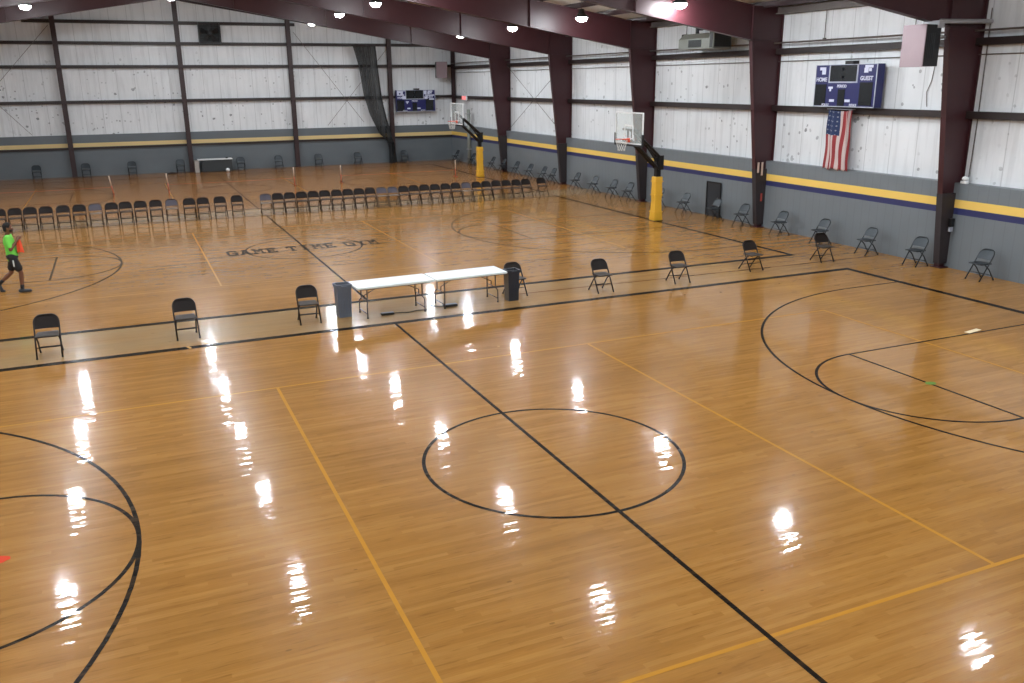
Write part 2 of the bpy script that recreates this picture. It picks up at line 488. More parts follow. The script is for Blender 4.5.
# GAME TIME GYM, block letters with slab serifs, on the far court's centre circle
def letter(ch, x, y0, w, h, mi):
    t = w*.25; s = w*.09; hs = h*.18
    def Q(P):
        z = lay(.0030); mb.quad([(x+a, y0+c, z) for a, c in P], mi)
    R = lambda a, c, d, e: Q([(a, d), (c, d), (c, e), (a, e)])
    hh = h*.22
    if ch == 'G':
        R(0, t, hh*.6, h-hh*.6); R(t*.4, w, 0, hh); R(t*.4, w, h-hh, h); R(w-t, w, hh, h*.5); R(w*.5, w+s, h*.42, h*.58); R(w-t, w, h*.72, h-hh)
    elif ch == 'A':
        Q([(0, 0), (t, 0), (w*.5+t*.35, h), (w*.5-t*.5, h)]); Q([(w-t, 0), (w, 0), (w*.5+t*.5, h), (w*.5-t*.35, h)])
        R(w*.22, w*.78, h*.26, h*.26+hh); R(-s, t+s, 0, hs); R(w-t-s, w+s, 0, hs); R(w*.2, w*.62, h-hs, h)
    elif ch == 'M':
        R(s, t, 0, h); R(w-t, w-s, 0, h)
        Q([(s, h), (t+s, h), (w*.5+s, h*.42), (w*.5-s, h*.42)]); Q([(w-t-s, h), (w-s, h), (w*.5+s, h*.42), (w*.5-s, h*.42)])
        R(-s, t+s, 0, hs); R(w-t-s, w+s, 0, hs); R(-s, t, h-hs, h); R(w-t, w+s, h-hs, h)
    elif ch == 'E':
        R(s, t+s, 0, h); R(0, w, 0, hh); R(0, w, h-hh, h); R(t, w*.7, h*.42, h*.58)
        R(w-t*.6, w, 0, h*.32); R(w-t*.6, w, h*.68, h); R(w*.62, w*.76, h*.34, h*.66)
    elif ch == 'T':
        R(w*.5-t*.5, w*.5+t*.5, 0, h); R(0, w, h-hh, h); R(0, t*.6, h*.64, h); R(w-t*.6, w, h*.64, h); R(w*.25, w*.75, 0, hs)
    elif ch == 'I':
        R(w*.5-t*.6, w*.5+t*.6, 0, h); R(w*.2, w*.8, 0, hs); R(w*.2, w*.8, h-hs, h)
    elif ch == 'Y':
        R(w*.5-t*.5, w*.5+t*.5, 0, h*.5); Q([(0, h), (t, h), (w*.5+t*.5, h*.45), (w*.5-t*.5, h*.45)])
        Q([(w-t, h), (w, h), (w*.5+t*.5, h*.45), (w*.5-t*.5, h*.45)]); R(w*.22, w*.78, 0, hs); R(-s, t+s, h-hs, h); R(w-t-s, w+s, h-hs, h)
txt = 'GAME TIME GYM'
x = -2.45; wL = 4.92/(len(txt)-2+2*.62)
for ch in txt:
    if ch == ' ':
        x += wL*.62; continue
    letter(ch, x+wL*.07, 17.58, wL*.80, .86, BK)
    x += wL
floor = mb.build('floor', [M_floor, M_pblack, M_pbrown, M_pyellow, M_ppale, M_pthin, M_pred, M_pgreen, M_pwhite], fix=False)
# all faces must look up
bm = bmesh.new(); bm.from_mesh(floor.data)
for f in bm.faces:
    f.normal_update()
    if f.normal.z < 0: f.normal_flip()
bm.to_mesh(floor.data); bm.free()
struct(floor)

# ------------------------------------------------------------------ walls, ceiling
def gable(y0, y1):
    P = [(XL-.1, 0), (XM+.15, 0), (XM+.15, zroof(XM)), (RX, zroof(RX)), (XL-.1, zroof(XL))]
    return P
mb = MB(); mb.prism(gable(0, 0), (YBM, YBM+.15)); struct(mb.build('wall_back', M_wallx))
mb = MB(); mb.prism(gable(0, 0), (YF-.15, YF)); struct(mb.build('wall_front', M_wallx))
mb = MB(); mb.box(XM, XM+.15, YF, YBM, 0, zroof(XM)); struct(mb.build('wall_right', M_wally))
mb = MB(); mb.box(XL-.15, XL, YF, YBM, 0, zroof(XL)); struct(mb.build('wall_left', M_wally))
mb = MB()
mb.prism([(XM+.15, zroof(XM)), (XM+.15, zroof(XM)+.15), (RX, zroof(RX)+.15), (RX, zroof(RX))], (YF-.15, YBM+.15))
mb.prism([(XL-.15, zroof(XL)), (RX, zroof(RX)), (RX, zroof(RX)+.15), (XL-.15, zroof(XL)+.15)], (YF-.15, YBM+.15))
struct(mb.build('ceiling', M_ceil))
mb = MB(); mb.box(XR, XM, YF, YBM, 0, 2.33); struct(mb.build('trim_1', M_wains_r))
mb = MB(); mb.box(XL, XR, YB, YBM, 0, 2.35); struct(mb.build('trim_2', M_wains_b))
mb = MB(); mb.box(XL, XL+.25, YF, YB, 0, 2.33); struct(mb.build('trim_3', M_wains_r))

# ------------------------------------------------------------------ steel frames
def web_poly(P, y, t, mb):  # P outline in XZ
    mb.prism(P, (y-t/2, y+t/2))
FL = .085
def flange(mb, p, q, y, w=FL, t=.02):
    """flat bar from p to q (XZ), width across Y"""
    d = Vector((q[0]-p[0], 0, q[1]-p[1])).normalized(); n = Vector((-d.z, 0, d.x))*t/2
    P = [Vector((p[0], 0, p[1])), Vector((q[0], 0, q[1]))]
    a, c = P
    mb.prism([((a-n).x, (a-n).z), ((c-n).x, (c-n).z), ((c+n).x, (c+n).z), ((a+n).x, (a+n).z)], (y-w, y+w))
names = {6.9: 'maroon tapered steel frame nearest on the right, beside the boxy wall speaker',
         14.7: 'maroon tapered steel frame just left of the blue scoreboard and flag',
         22.45: 'maroon tapered steel frame behind the nearer basketball goal',
         30.0: 'maroon tapered steel frame midway along the right wall, left of the nearer basketball goal',
         37.6: 'farthest maroon tapered steel frame, just right of the far basketball goal'}
for y in FR + FRX:
    t = thing('steel_frame', names.get(y, 'maroon steel frame overhead behind the viewpoint'), 'steel frame', (0, 0, 0), 0,
              'steel frames carrying the roof')
    zk = zbot(14.67)
    for s, nm in ((1, 'column'), (-1, 'column')):
        X = (lambda v: v) if s > 0 else (lambda v: 2*RX-v)
        mb = MB()
        xo = XM-.03
        P = [(X(15.42), .02), (X(xo), .02), (X(xo), zroof(XM)-.02), (X(14.67), zroof(14.67)-.2), (X(14.67), zk)]
        mb.prism(P, (y-.012, y+.012))
        flange(mb, (X(15.42), .02), (X(14.67), zk), y); flange(mb, (X(xo), .02), (X(xo), zroof(XM)-.05), y, FL)
        flange(mb, (X(14.67), zk), (X(14.67), zroof(14.67)-.2), y, FL*.95)
        mb.box(min(X(15.36), X(15.97)), max(X(15.36), X(15.97)), y-.17, y+.17, 0, .025)
        flange(mb, (X(14.67), zk), (X(xo), zk+.04), y, FL*.9)
        mb.build('column', M_maroon, t)
        mb = MB()
        P = [(X(14.67), zk), (X(14.67), zroof(14.67)-.2), (RX, zroof(RX)-.2), (RX, zbot(RX))]
        mb.prism(P, (y-.012, y+.012))
        flange(mb, (X(14.67), zk), (RX, zbot(RX)), y, .115); flange(mb, (X(14.67), zroof(14.67)-.2), (RX, zroof(RX)-.2), y, .115)
        for k in (1, 2, 3):      # splice and stiffener plates
            xx = 14.67-(14.67-RX)*k/3.6
            mb.box(X(xx)-.012, X(xx)+.012, y-.11, y+.11, zbot(xx), zroof(xx)-.2)
        mb.build('rafter', M_maroon, t)
    if y > 0:
        mb = MB()    # dark wrap on the lower part of the column
        x0, x1 = 15.33-.012*1, 15.13
        P = [(15.37, .12), (XR-.002, .12), (XR-.002, 2.06), (15.165, 2.06)]
        mb.prism(P, (y-FL-.012, y+FL+.012))
        mb.build('column_wrap', M_wrap, t)
# end frame on the back wall and its posts
t = thing('steel_frame', 'maroon end rafter along the top of the white back wall', 'steel frame', (0, 0, 0), 0, 'steel frames carrying the roof')
mb = MB()
for s in (1, -1):
    X = (lambda v: v) if s > 0 else (lambda v: 2*RX-v)
    mb.prism([(X(XM), zroof(XM)-.32), (X(XM), zroof(XM)-.2), (RX, zroof(RX)-.2), (RX, zroof(RX)-.32)], (46.64, 46.66))
    flange(mb, (X(XM), zroof(XM)-.32), (RX, zroof(RX)-.32), 46.65, .1)
    flange(mb, (X(XM), zroof(XM)-.2), (RX, zroof(RX)-.2), 46.65, .1)
mb.build('rafter', M_maroon_dk, t)
post_l = ['dark maroon wall post leftmost on the back wall', 'dark maroon wall post left of the back table and wall fan',
          'dark maroon wall post right of the wall fan, between fan and curtain', 'dark maroon wall post beside the gathered black curtain',
          'dark maroon corner post behind the far basketball goal']
for k, px in enumerate([-7.62, -1.2, 5.17, 11.45, 15.78, -14.0]):
    t = thing('wall_post', post_l[k] if k < 5 else 'dark maroon wall post beyond the left edge of the view', 'wall post', (px, 46.62, 0), 0, 'posts of the back wall')
    mb = MB(); h = zroof(px)-.33; w = .13 if k != 4 else .1
    mb.box(-w, w, -.12, -.10, .0, h); mb.box(-w, w, .10, .12, .0, h); mb.box(-.01, .01, -.10, .10, 0, h)
    mb.build('post', M_maroon_dk, t)
    mb = MB(); mb.box(-w-.05, w+.05, -.16, .16, 0, .02); mb.build('base_plate', M_maroon_dk, t)
# girts
def cgirt(mb, x0, x1, y0, y1, z, h, axis):
    if axis == 'x':   # runs along x, lips in y
        mb.box(x0, x1, y0, y0+.02, z-h/2, z+h/2); mb.box(x0, x1, y0+.02, y1, z+h/2-.02, z+h/2); mb.box(x0, x1, y0+.02, y1, z-h/2, z-h/2+.02)
    else:
        mb.box(x0, x0+.02, y0, y1, z-h/2, z+h/2); mb.box(x0+.02, x1, y0, y1, z+h/2-.02, z+h/2); mb.box(x0+.02, x1, y0, y1, z-h/2, z-h/2+.02)
gl = {8.52: 'dark steel girt highest on the back wall, meeting the wall fan top', 7.38: 'dark steel girt second from the top of the back wall, below the fan',
      6.10: 'dark steel girt third from the top of the back wall', 4.17: 'dark steel girt behind the far blue scoreboard on back wall',
      1.60: 'dark steel girt just under the yellow stripe on back wall'}
for z, lb in gl.items():
    xa = min(XM-.05, RX+(zroof(RX)-z-.5)/.155) if z > 7.4 else XM-.05
    xb = max(XL+.05, RX-(zroof(RX)-z-.5)/.155) if z > 7.4 else XL+.05
    mb = MB(); h = .17 if z > 2 else .12
    cgirt(mb, xb, xa if z > 2 else XR-.02, 46.75, YBM-.001 if z > 2.4 else YB-.001, z, h, 'x')
    tag(mb.build('wall_girt', M_girt), lb, 'girt', 'girts of the back wall')
for z, lb in {4.12: 'long dark steel girt low on right wall, under the blue scoreboard', 5.98: 'long dark steel girt high on right wall, under the grey pipe'}.items():
    mb = MB(); cgirt(mb, 15.74, XM-.001, YF+.1, 46.7, z, .19, 'y')
    tag(mb.build('wall_girt', M_girt), lb, 'girt', 'girts of the right wall')
ys = sorted(FRX+FR)+[46.55+.14]
for i, (ya, yb) in enumerate(zip(ys, ys[1:])):
    mb = MB(); mb.box(15.60, XM-.001, ya+.14, yb-.14, zroof(XM)-.26, zroof(XM)-.04); mb.box(15.52, 15.60, ya+.14, yb-.14, zroof(XM)-.26, zroof(XM)-.22)
    tag(mb.build('eave_strut', M_rod), 'dark grey eave strut, %s bay from the back wall along the right eave' % ORD[len(ys)-2-i], 'eave strut', 'eave struts')
mb = MB(); mb.tube([(15.66, -17, 6.25), (15.66, 20, 6.25), (15.66, 46.6, 6.25)], .028, 8)
for yy in [9.1, 12.9, 17, 20.5, 25, 28, 33, 35.5]: mb.box(15.66, XM-.002, yy-.02, yy+.02, 6.235, 6.265)
tag(mb.build('gas_pipe', M_rod, smooth=False), 'thin grey pipe running above the high girt on the right wall', 'pipe')
mb = MB(); mb.tube([(15.90, -17, 5.66), (15.90, 46.6, 5.66)], .014, 6)
tag(mb.build('cable', M_rod), 'thin cable strung below the high girt on right wall', 'cable')
for yy, ll in ((9.05, 'conduit drop beside the boxy speaker'), (12.6, 'conduit drop above the near scoreboard on the right wall')):
    mb = MB(); mb.tube([(15.9, yy, 7.2), (15.9, yy, 6.3)], .012, 6); mb.box(15.86, 15.94, yy-.04, yy+.04, 6.27, 6.33)
    tag(mb.build('conduit', M_rod), 'thin '+ll, 'conduit')
# cable hanging under the speaker
mb = MB(); mb.tube([(15.935, 8.25, 5.4), (15.935, 8.3, 5.0), (15.93, 8.42, 4.7), (15.935, 8.36, 4.3)], .010, 6)
tag(mb.build('cable', M_rod), 'loose cable dangling on white wall below the boxy speaker', 'cable')
# brace rods
rods = [((5.5, 46.725, 8.1), (9.6, 46.725, 2.65), 'falling right from the third back wall post'), ((11.3, 46.70, 7.1), (7.25, 46.70, 2.5), 'falling left behind the gathered curtain'),
        ((-7.85, 46.725, 8.3), (-13.84, 46.725, 1.9), 'falling left from the first back wall post'), ((-13.84, 46.70, 7.6), (-9.5, 46.70, 2.45), 'low at the left end of the back wall'),
        ((15.715, 37.4, 5.9), (15.715, 30.3, 2.4), 'crossing the right wall bay beyond the nearer goal'), ((15.695, 30.3, 5.9), (15.695, 37.3, 2.4), 'crossing back in the same right wall bay')]
for a, c, lb in rods:
    mb = MB(); mb.tube([a, c], .012, 6)
    tag(mb.build('brace_rod', M_rod), 'thin diagonal brace rod '+lb, 'brace rod', 'diagonal brace rods')
# purlins
k = 0
xs = [RX+.35+1.5*i for i in range(12)]
for i, px in enumerate(xs):
    for s in (1, -1):
        X = px if s > 0 else 2*RX-px
        mb = MB(); z = zroof(px)
        mb.box(X-.008, X+.008, YF, YBM-.01, z-.2, z-.002); mb.box(X-.07, X, YF, YBM-.01, z-.2, z-.19); mb.box(X, X+.07, YF, YBM-.01, z-.014, z-.002)
        tag(mb.build('roof_purlin', M_maroon_dk), 'maroon roof purlin, %s from the ridge on the %s roof slope' % (ORD[i], 'right' if s > 0 else 'left'), 'purlin', 'roof purlins')
# pale rods of the curtain track near the far frames
mb = MB()
mb.tube([(9.7, 40, 7.42), (11.6, 40, 7.55), (13.6, 40, 7.86)], .03, 6); mb.tube([(12.8, 39.4, 7.65), (14.9, 39.4, 8.2)], .03, 6); mb.tube([(13.3, 40.4, 7.66), (15.3, 40.4, 8.12)], .03, 6)
tag(mb.build('ceiling_track', M_pipe), 'pale angled track rods hanging under the roof near the far right corner', 'track')

# ------------------------------------------------------------------ lamps
def make_lamp():
    t = thing('high_bay_lamp', '', 'ceiling lamp')
    mb = MB(); mb.lathe([(.20, -.03), (.215, -.06), (.20, -.12), (.15, -.17), (.07, -.197), (.01, -.2)], 20, cap=(True, True))
    o = mb.build('bowl', M_lamp, t); smooth_angle(o, 50)
    mb = MB(); mb.lathe([(.04, .26), (.09, .25), (.11, .20), (.12, .12), (.16, .07), (.225, .01), (.235, -.055), (.228, -.055), (.20, .0)], 20, cap=(True, False))
    o = mb.build('reflector', M_dgrey, t); smooth_angle(o, 40)
    mb = MB(); mb.tube([(0, 0, .25), (0, 0, .30), (0, 0, .34)], .012, 6); o = mb.build('hanger', M_rod, t)
    return t
lamp0 = make_lamp(); first = True
ROWS = [(11.45, 7.42, 'right-hand lamp row'), (5.3, 8.28, 'second row from the right'), (-1.75, 9.38, 'lamp row under the ridge'),
        (-7.95, 8.35, 'second row from the left'), (-14.9, 7.42, 'left-hand lamp row')]
for x, z, lb in ROWS:
    for j in range(9):
        if j == 0 and x < -5: continue
        y = 40.0-6.45*j
        L_ = 'high bay lamp, %s from the back wall in the %s' % (ORD[j], lb)
        hz = zroof(x)-z
        if first:
            lamp0.location = (x, y, z); lamp0['label'] = L_; lamp0['group'] = 'high bay lamps in five rows'; first = False; r = lamp0
        else:
            r = dup(lamp0, (x, y, z), 0, L_)
        for c in r.children:
            if c.name.startswith('hanger'):
                c.scale = (1, 1, (hz-.252)/.09); c.location.z = .25-.25*(hz-.252)/.09

# ------------------------------------------------------------------ folding chairs (front looks to -Y)
def arcpts(c, r, a0, a1, n):
    return [(c[0]+r*cos(a0+(a1-a0)*i/n), c[1]+r*sin(a0+(a1-a0)*i/n)) for i in range(n+1)]
def make_chair(name, label, mf, mp_, ms):
    t = thing(name, label, 'chair')
    W = .222
    fy = lambda z: -.25 + z*(.45/.79)
    path = [(-W, 0.012), (-W, .40), (-W, .62)] + arcpts((-W+.14, .64), .14, pi, pi/2, 7) + arcpts((W-.14, .64), .14, pi/2, 0, 7) + [(W, .62), (W, .40), (W, 0.012)]
    mb = MB(); mb.tube([(px, fy(z), z) for px, z in path], .017, 6)
    ff = mb.build('front_frame', mf, t, True)
    for s in (-1, 1):
        mb = MB(); mb.tube([(s*.198, -.10, .425), (s*.198, .05, .30), (s*.20, .255, .012)], .016, 6); rl = mb.build('rear_leg', mf, t, True)
        mb = MB(); mb.lathe([(.018, 0), (.018, .035), (.014, .04)], 8, M=Matrix.Translation((s*.2, .256, 0))); mb.build('foot_cap', M_cap, rl)
    mb = MB(); mb.tube([(-W, fy(.20), .20), (W, fy(.20), .20)], .010, 6); mb.build('front_rung', mf, t, True)
    mb = MB(); mb.tube([(-.198, .17, .135), (.198, .17, .135)], .010, 6); mb.build('rear_rung', mf, t, True)
    # seat pan: rounded trapezoid, rolled edge
    out = arcpts((-.165, -.205), .045, pi, 1.5*pi, 4) + arcpts((.165, -.205), .045, -pi/2, 0, 4) + arcpts((.15, .12), .04, 0, pi/2, 3) + arcpts((-.15, .12), .04, pi/2, pi, 3)
    mb = MB(); bmv = []
    for (sc, z) in ((1, .425), (1.02, .438), (.99, .450), (.90, .453), (.55, .443), (.12, .440)):
        bmv.append([mb.bm.verts.new((px*sc, -.04+(py+.04)*sc, z)) for px, py in out])
    for A, B in zip(bmv, bmv[1:]):
        for j in range(len(out)): mb.face([A[j], A[(j+1) % len(out)], B[(j+1) % len(out)], B[j]])
    mb.face(bmv[0][::-1]); mb.face(bmv[-1])
    o = mb.build('seat', ms, t); smooth_angle(o, 50)
    # backrest panel bent between the uprights
    mb = MB(); nx, nz = 12, 6; F, B = [], []
    for j in range(nz+1):
        rf, rb = [], []
        for i in range(nx+1):
            u = -1+2*i/nx; xx = u*(W-.008)
            zb = .535
            top = .775 if abs(xx) < W-.14 else .64+(max(0, .0182-(abs(xx)-(W-.14))**2))**.5
            z = zb+(top-zb)*j/nz
            yy = fy(z)+.028*(1-u*u)
            rf.append(mb.bm.verts.new((xx, yy-.013, z))); rb.append(mb.bm.verts.new((xx, yy+.011, z)))
        F.append(rf); B.append(rb)
    for j in range(nz):
        for i in range(nx):
            mb.face([F[j][i], F[j][i+1], F[j+1][i+1], F[j+1][i]]); mb.face([B[j][i], B[j+1][i], B[j+1][i+1], B[j][i+1]])
        mb.face([F[j][0], F[j+1][0], B[j+1][0], B[j][0]]); mb.face([F[j][nx], B[j][nx], B[j+1][nx], F[j+1][nx]])
    for i in range(nx):
        mb.face([F[0][i], B[0][i], B[0][i+1], F[0][i+1]]); mb.face([F[nz][i], F[nz][i+1], B[nz][i+1], B[nz][i]])
    o = mb.build('backrest', mp_, t); smooth_angle(o, 50)
    for px, py in ((-W, fy(0.01)), (W, fy(0.01))):
        mb = MB(); mb.lathe([(.018, 0), (.018, .035), (.014, .04)], 8, M=Matrix.Translation((px, py, 0))); mb.build('foot_cap', M_cap, ff)
    return t
chA = make_chair('folding_chair', '', M_ckA_frame, M_ckA_pad, M_ckA_seat)
chB = make_chair('folding_chair', '', M_ckB_frame, M_ckB_pad, M_ckB_seat)
chC = make_chair('folding_chair', '', M_ckC_frame, M_ckC_pad, M_ckC_seat)
used = set()
def chair(proto, x, y, rz, label, group):
    if proto.name not in used:
        used.add(proto.name); proto.location = (x, y, 0); proto.rotation_euler = (0, 0, rz)
        proto['label'] = label; proto['group'] = group; return proto
    return dup(proto, (x, y, 0), rz, label, group)
g = 'folding chairs spaced along the near sideline'
near = [(-6.83, 8.52, 'leftmost of the chairs spaced along the near sideline'), (-4.26, 8.72, 'second from the left on the near sideline'),
        (-1.69, 8.80, 'standing just left of the blue-grey bin'), (3.47, 9.10, 'tucked behind the dark navy bin beside the white tables'),
        (5.60, 8.53, 'standing alone right of the white tables'), (7.93, 8.56, 'second to the right of the white tables on the sideline'),
        (10.62, 8.95, 'near the corner where the far court lines meet'), (13.22, 9.0, 'farthest right on the sideline in front of a wall chair')]
for i, (x, y, lb) in enumerate(near):
    chair(chA, x, y, radians([-1, 1, -2, 3, 2, -3, 2, -2][i]), 'dark brown folding chair '+lb, g)
# the long row beyond the far court
left = [-9.40, -8.89, -8.39, -7.86, -7.29, -6.74, -6.19, -5.63, -5.13, -4.6, -4.05, -3.47, -2.82, -2.30, -1.66, -1.0]
right = [.13+.4865*i for i in range(25)]
for i, x in enumerate(left):
    pale = i in (6, 11)
    if pale: lb = 'grey folding chair with blue-grey backrest, %s odd one of the far left row' % ('left' if i == 6 else 'right')
    elif i == 0: lb = 'dark folding chair leftmost in the far left row, cut by the photo edge'
    elif i == 15: lb = 'dark folding chair at the right end of the far left row, beside the gap'
    else: lb = 'dark folding chair, %s from the left in the far left row' % ORD[i]
    chair(chC if pale else chA, x*1.0-.02, 26.42+random.uniform(-.05, .05), random.uniform(-.06, .06), lb, 'row of folding chairs left of the gap')
for i, x in enumerate(right):
    pale = i in (0, 10, 11, 18)
    if i == 0: lb = 'grey folding chair at the left end of the long right row, beside the gap'
    elif i == len(right)-1: lb = 'dark folding chair at the right end of the long right row'
    else: lb = '%s folding chair, %s from the left in the long right row' % ('grey' if pale else 'dark', ORD[i])
    chair(chC if pale else chA, x-.02, 26.42+random.uniform(-.04, .04), random.uniform(-.012, .012), lb, 'row of folding chairs right of the gap')
chair(chA, 12.62, 26.5, .05, 'dark folding chair standing apart just right of the long right row', 'row of folding chairs right of the gap')
# along the right wall, backs to the wall
wallc = [(5.3, 'nearest the camera, right of the nearest steel column'), (7.38, 'just left of the nearest steel column'), (9.2, 'second to the left of the nearest steel column'),
         (11.15, 'under the flag on the right wall, behind a sideline chair'), (13.1, 'first to the right of the second steel column'),
         (15.12, 'touching the left side of the second steel column'), (16.75, 'in front of the dark panel on the right wall'), (18.75, 'first to the left of the dark panel on the right wall'),
         (20.6, 'behind the yellow post of the nearer goal'), (22.98, 'just left of the third steel column by the nearer goal'),
         (24.35, 'second to the left of the third steel column'), (26.1, 'third to the left of the third steel column'), (27.9, 'just right of the fourth steel column'),
         (30.5, 'just left of the fourth steel column on the right wall'), (31.6, 'second to the left of the fourth steel column'), (33.3, 'third to the left of the fourth steel column'),
         (35.1, 'fourth to the left of the fourth steel column'), (36.95, 'just right of the fifth steel column on the right wall'), (38.6, 'just left of the fifth, farthest steel column'),
         (41.8, 'right of the pale vertical pipe near the far corner'), (44.7, 'in the far right corner behind the far goal')]
for i, (y, lb) in enumerate(wallc):
    chair(chB, 15.13, y, radians(-90+random.uniform(-4, 4)), 'slate grey folding chair '+lb, 'folding chairs along the right wall')
backc = [(-9.51, 'leftmost along the back wall'), (-6.99, 'just right of the first back wall post'), (-4.54, 'midway between the first and second back wall posts'),
         (-1.87, 'just left of the second back wall post'), (1.62, 'against the right end of the back wall table'), (3.9, 'just left of the third back wall post'),
         (6.39, 'first to the right of the third back wall post'), (8.92, 'first to the left of the gathered curtain'), (12.05, 'just right of the gathered curtain')]
for i, (x, lb) in enumerate(backc):
    chair(chB, x, 46.1, random.uniform(-.06, .06), 'slate grey folding chair '+lb, 'folding chairs along the back wall')

# ------------------------------------------------------------------ folding tables
def make_table(label, L_=1.83, W_=.80, H=.74):
    t = thing('folding_table', label, 'table')
    r = .04; hx, hy = L_/2, W_/2
    out = arcpts((-hx+r, -hy+r), r, pi, 1.5*pi, 4) + arcpts((hx-r, -hy+r), r, -pi/2, 0, 4) + arcpts((hx-r, hy-r), r, 0, pi/2, 4) + arcpts((-hx+r, hy-r), r, pi/2, pi, 4)
    mb = MB(); rings = []
    for sc, z in ((.97, H-.045), (1.0, H-.04), (1.0, H-.008), (.992, H)):
        rings.append([mb.bm.verts.new((px*(1-(1-sc)*.5), py*(1-(1-sc)), z)) for px, py in out])
    n = len(out)
    for A, B in zip(rings, rings[1:]):
        for j in range(n): mb.face([A[j], A[(j+1) % n], B[(j+1) % n], B[j]])
    mb.face(rings[0][::-1]); mb.face(rings[-1])
    o = mb.build('table_top', M_tabletop, t); smooth_angle(o, 35)
    mb = MB()
    for s in (-1, 1): mb.box(-hx+.08, hx-.08, s*(hy-.10)-.012, s*(hy-.10)+.012, H-.075, H-.046)
    mb.build('apron_rail', M_tleg, t)
    for s in (-1, 1):
        lx = s*(hx-.26)
        for q in (-1, 1):
            mb = MB(); mb.tube([(lx, q*.24, H-.06), (lx, q*.24, .36), (lx+s*.03, q*.31, .30), (lx+s*.03, q*.31, .015)], .0145, 6)
            lg = mb.build('leg', M_tleg, t, True)
            mb = MB(); mb.lathe([(.02, 0), (.02, .03)], 8, M=Matrix.Translation((lx+s*.03, q*.31, 0))); mb.build('foot_cap', M_cap, lg)
        mb = MB(); mb.tube([(lx, -.24, .36), (lx, .24, .36)], .011, 6); mb.tube([(lx, -.24, H-.07), (lx, .24, H-.07)], .011, 6)
        mb.tube([(lx+s*.03, -.31, .10), (lx+s*.03, .31, .10)], .010, 6); mb.build('leg_crossbar', M_tleg, t, True)
        mb = MB(); mb.tube([(lx, 0, .36+.02), (lx, 0, .47), (lx-s*.45, 0, H-.055)], .011, 6); mb.build('leg_brace', M_tleg, t, True)
    return t
tb = make_table('long white folding table at centre court, left one, beside the blue-grey bin')
a = math.atan2(.14, 3.72)
tb.location = (.235, 8.80, 0); tb.rotation_euler = (0, 0, a); tb['group'] = 'white folding tables end to end'
t2 = dup(tb, (2.10, 8.872, 0), a, 'long white folding table at centre court, right one, beside the dark bin')
# back wall table: white top, dark underneath, pale end panel
t = thing('panel_table', 'white-topped table with dark front panel against the back wall', 'table', (.05, 46.25, 0))
mb = MB(); mb.box(-.92, 1.08, -.36, .36, .71, .76, bev=.008); mb.build('table_top', M_white, t)
mb = MB(); mb.box(-.72, 1.02, -.30, -.28, .02, .709); mb.build('modesty_panel', M_dgrey, t)
mb = MB(); mb.box(-1.12, -.88, -.36, .34, 0, .70); mb.build('end_panel', simple('pale_panel', '9a948e', .5), t)
mb = MB(); mb.box(1.0, 1.04, -.27, .34, 0, .709); mb.build('leg_panel', M_dgrey, t)
mb = MB(); mb.lathe([(.02, .0), (.075, .02), (.085, .05), (.05, .075), (.01, .08)], 12)
o = mb.build('folded_cap', M_dkcloth); o.location = (.82, 46.15, .76); tag(o, 'small dark item lying on the right end of the back wall table', 'cap')
bpy.data.objects  # noqa
mb = MB(); bmesh.ops.create_icosphere(mb.bm, subdivisions=3, radius=.115)
o = mb.build('white_ball', M_white, smooth=True); o.location = (.76, 45.6, .115); tag(o, 'small white ball on floor in front of the back wall table', 'ball')
mb = MB(); mb.box(-.25, .25, -.14, .14, 0, .05, bev=.015); mb.tube([(-.08, 0, .05), (-.06, 0, .09), (.06, 0, .09), (.08, 0, .05)], .012, 6)
o = mb.build('floor_pad', M_dkcloth); o.location = (-2.4, 46.0, 0); tag(o, 'flat dark bag on the floor left of the second back wall post', 'bag')

# ------------------------------------------------------------------ bins
def make_bin(label, loc, rz, m1, m2, w=.36, d=.30, h=.76):
    t = thing('waste_bin', label, 'bin', loc, rz)
    mb = MB(); hw, hd = w/2, d/2
    def ring(s, z, o=0): return [(-hw*s-o, -hd*s-o, z), (hw*s+o, -hd*s-o, z), (hw*s+o, hd*s+o, z), (-hw*s-o, hd*s+o, z)]
    R = [ring(.84, 0), ring(.86, .03), ring(.99, h-.06)]
    vs = [[mb.bm.verts.new(p) for p in r] for r in R]
    inn = [[mb.bm.verts.new(p) for p in ring(.93, h-.06)], [mb.bm.verts.new(p) for p in ring(.80, .05)]]
    for A, B in zip(vs, vs[1:]):
        for j in range(4): mb.face([A[j], A[(j+1) % 4], B[(j+1) % 4], B[j]], 1 if j == 3 else 0)
    for j in range(4): mb.face([vs[2][j], vs[2][(j+1) % 4], inn[0][(j+1) % 4], inn[0][j]]); mb.face([inn[0][j], inn[0][(j+1) % 4], inn[1][(j+1) % 4], inn[1][j]])
    mb.face(vs[0][::-1]); mb.face(inn[1])
    for xx in (-.10, 0, .10): mb.box(xx-.012, xx+.012, -hd*.93-.008, -hd*.93+.004, .12, h*.55)
    mb.build('bin_body', [m1, m2], t)
    mb = MB()
    for (a0, a1, c0, c1) in ((-hw-.015, hw+.015, -hd-.015, -hd+.012), (-hw-.015, hw+.015, hd-.012, hd+.015), (-hw-.015, -hw+.012, -hd+.012, hd-.012), (hw-.012, hw+.015, -hd+.012, hd-.012)):
        mb.box(a0, a1, c0, c1, h-.07, h)
    mb.build('rim', m1, t)
    mb = MB(); mb.box(-.07, .07, -hd-.035, -hd-.012, h-.055, h-.025); mb.build('handle', m1, t)
    return t
make_bin('tall blue-grey waste bin at the left end of the white tables', (-.87, 8.93, 0), a, M_bin, M_bin, .33)
make_bin('tall dark navy waste bin at the right end of the white tables', (3.19, 8.66, 0), a, M_bin2, M_bin2l, .30, .27)
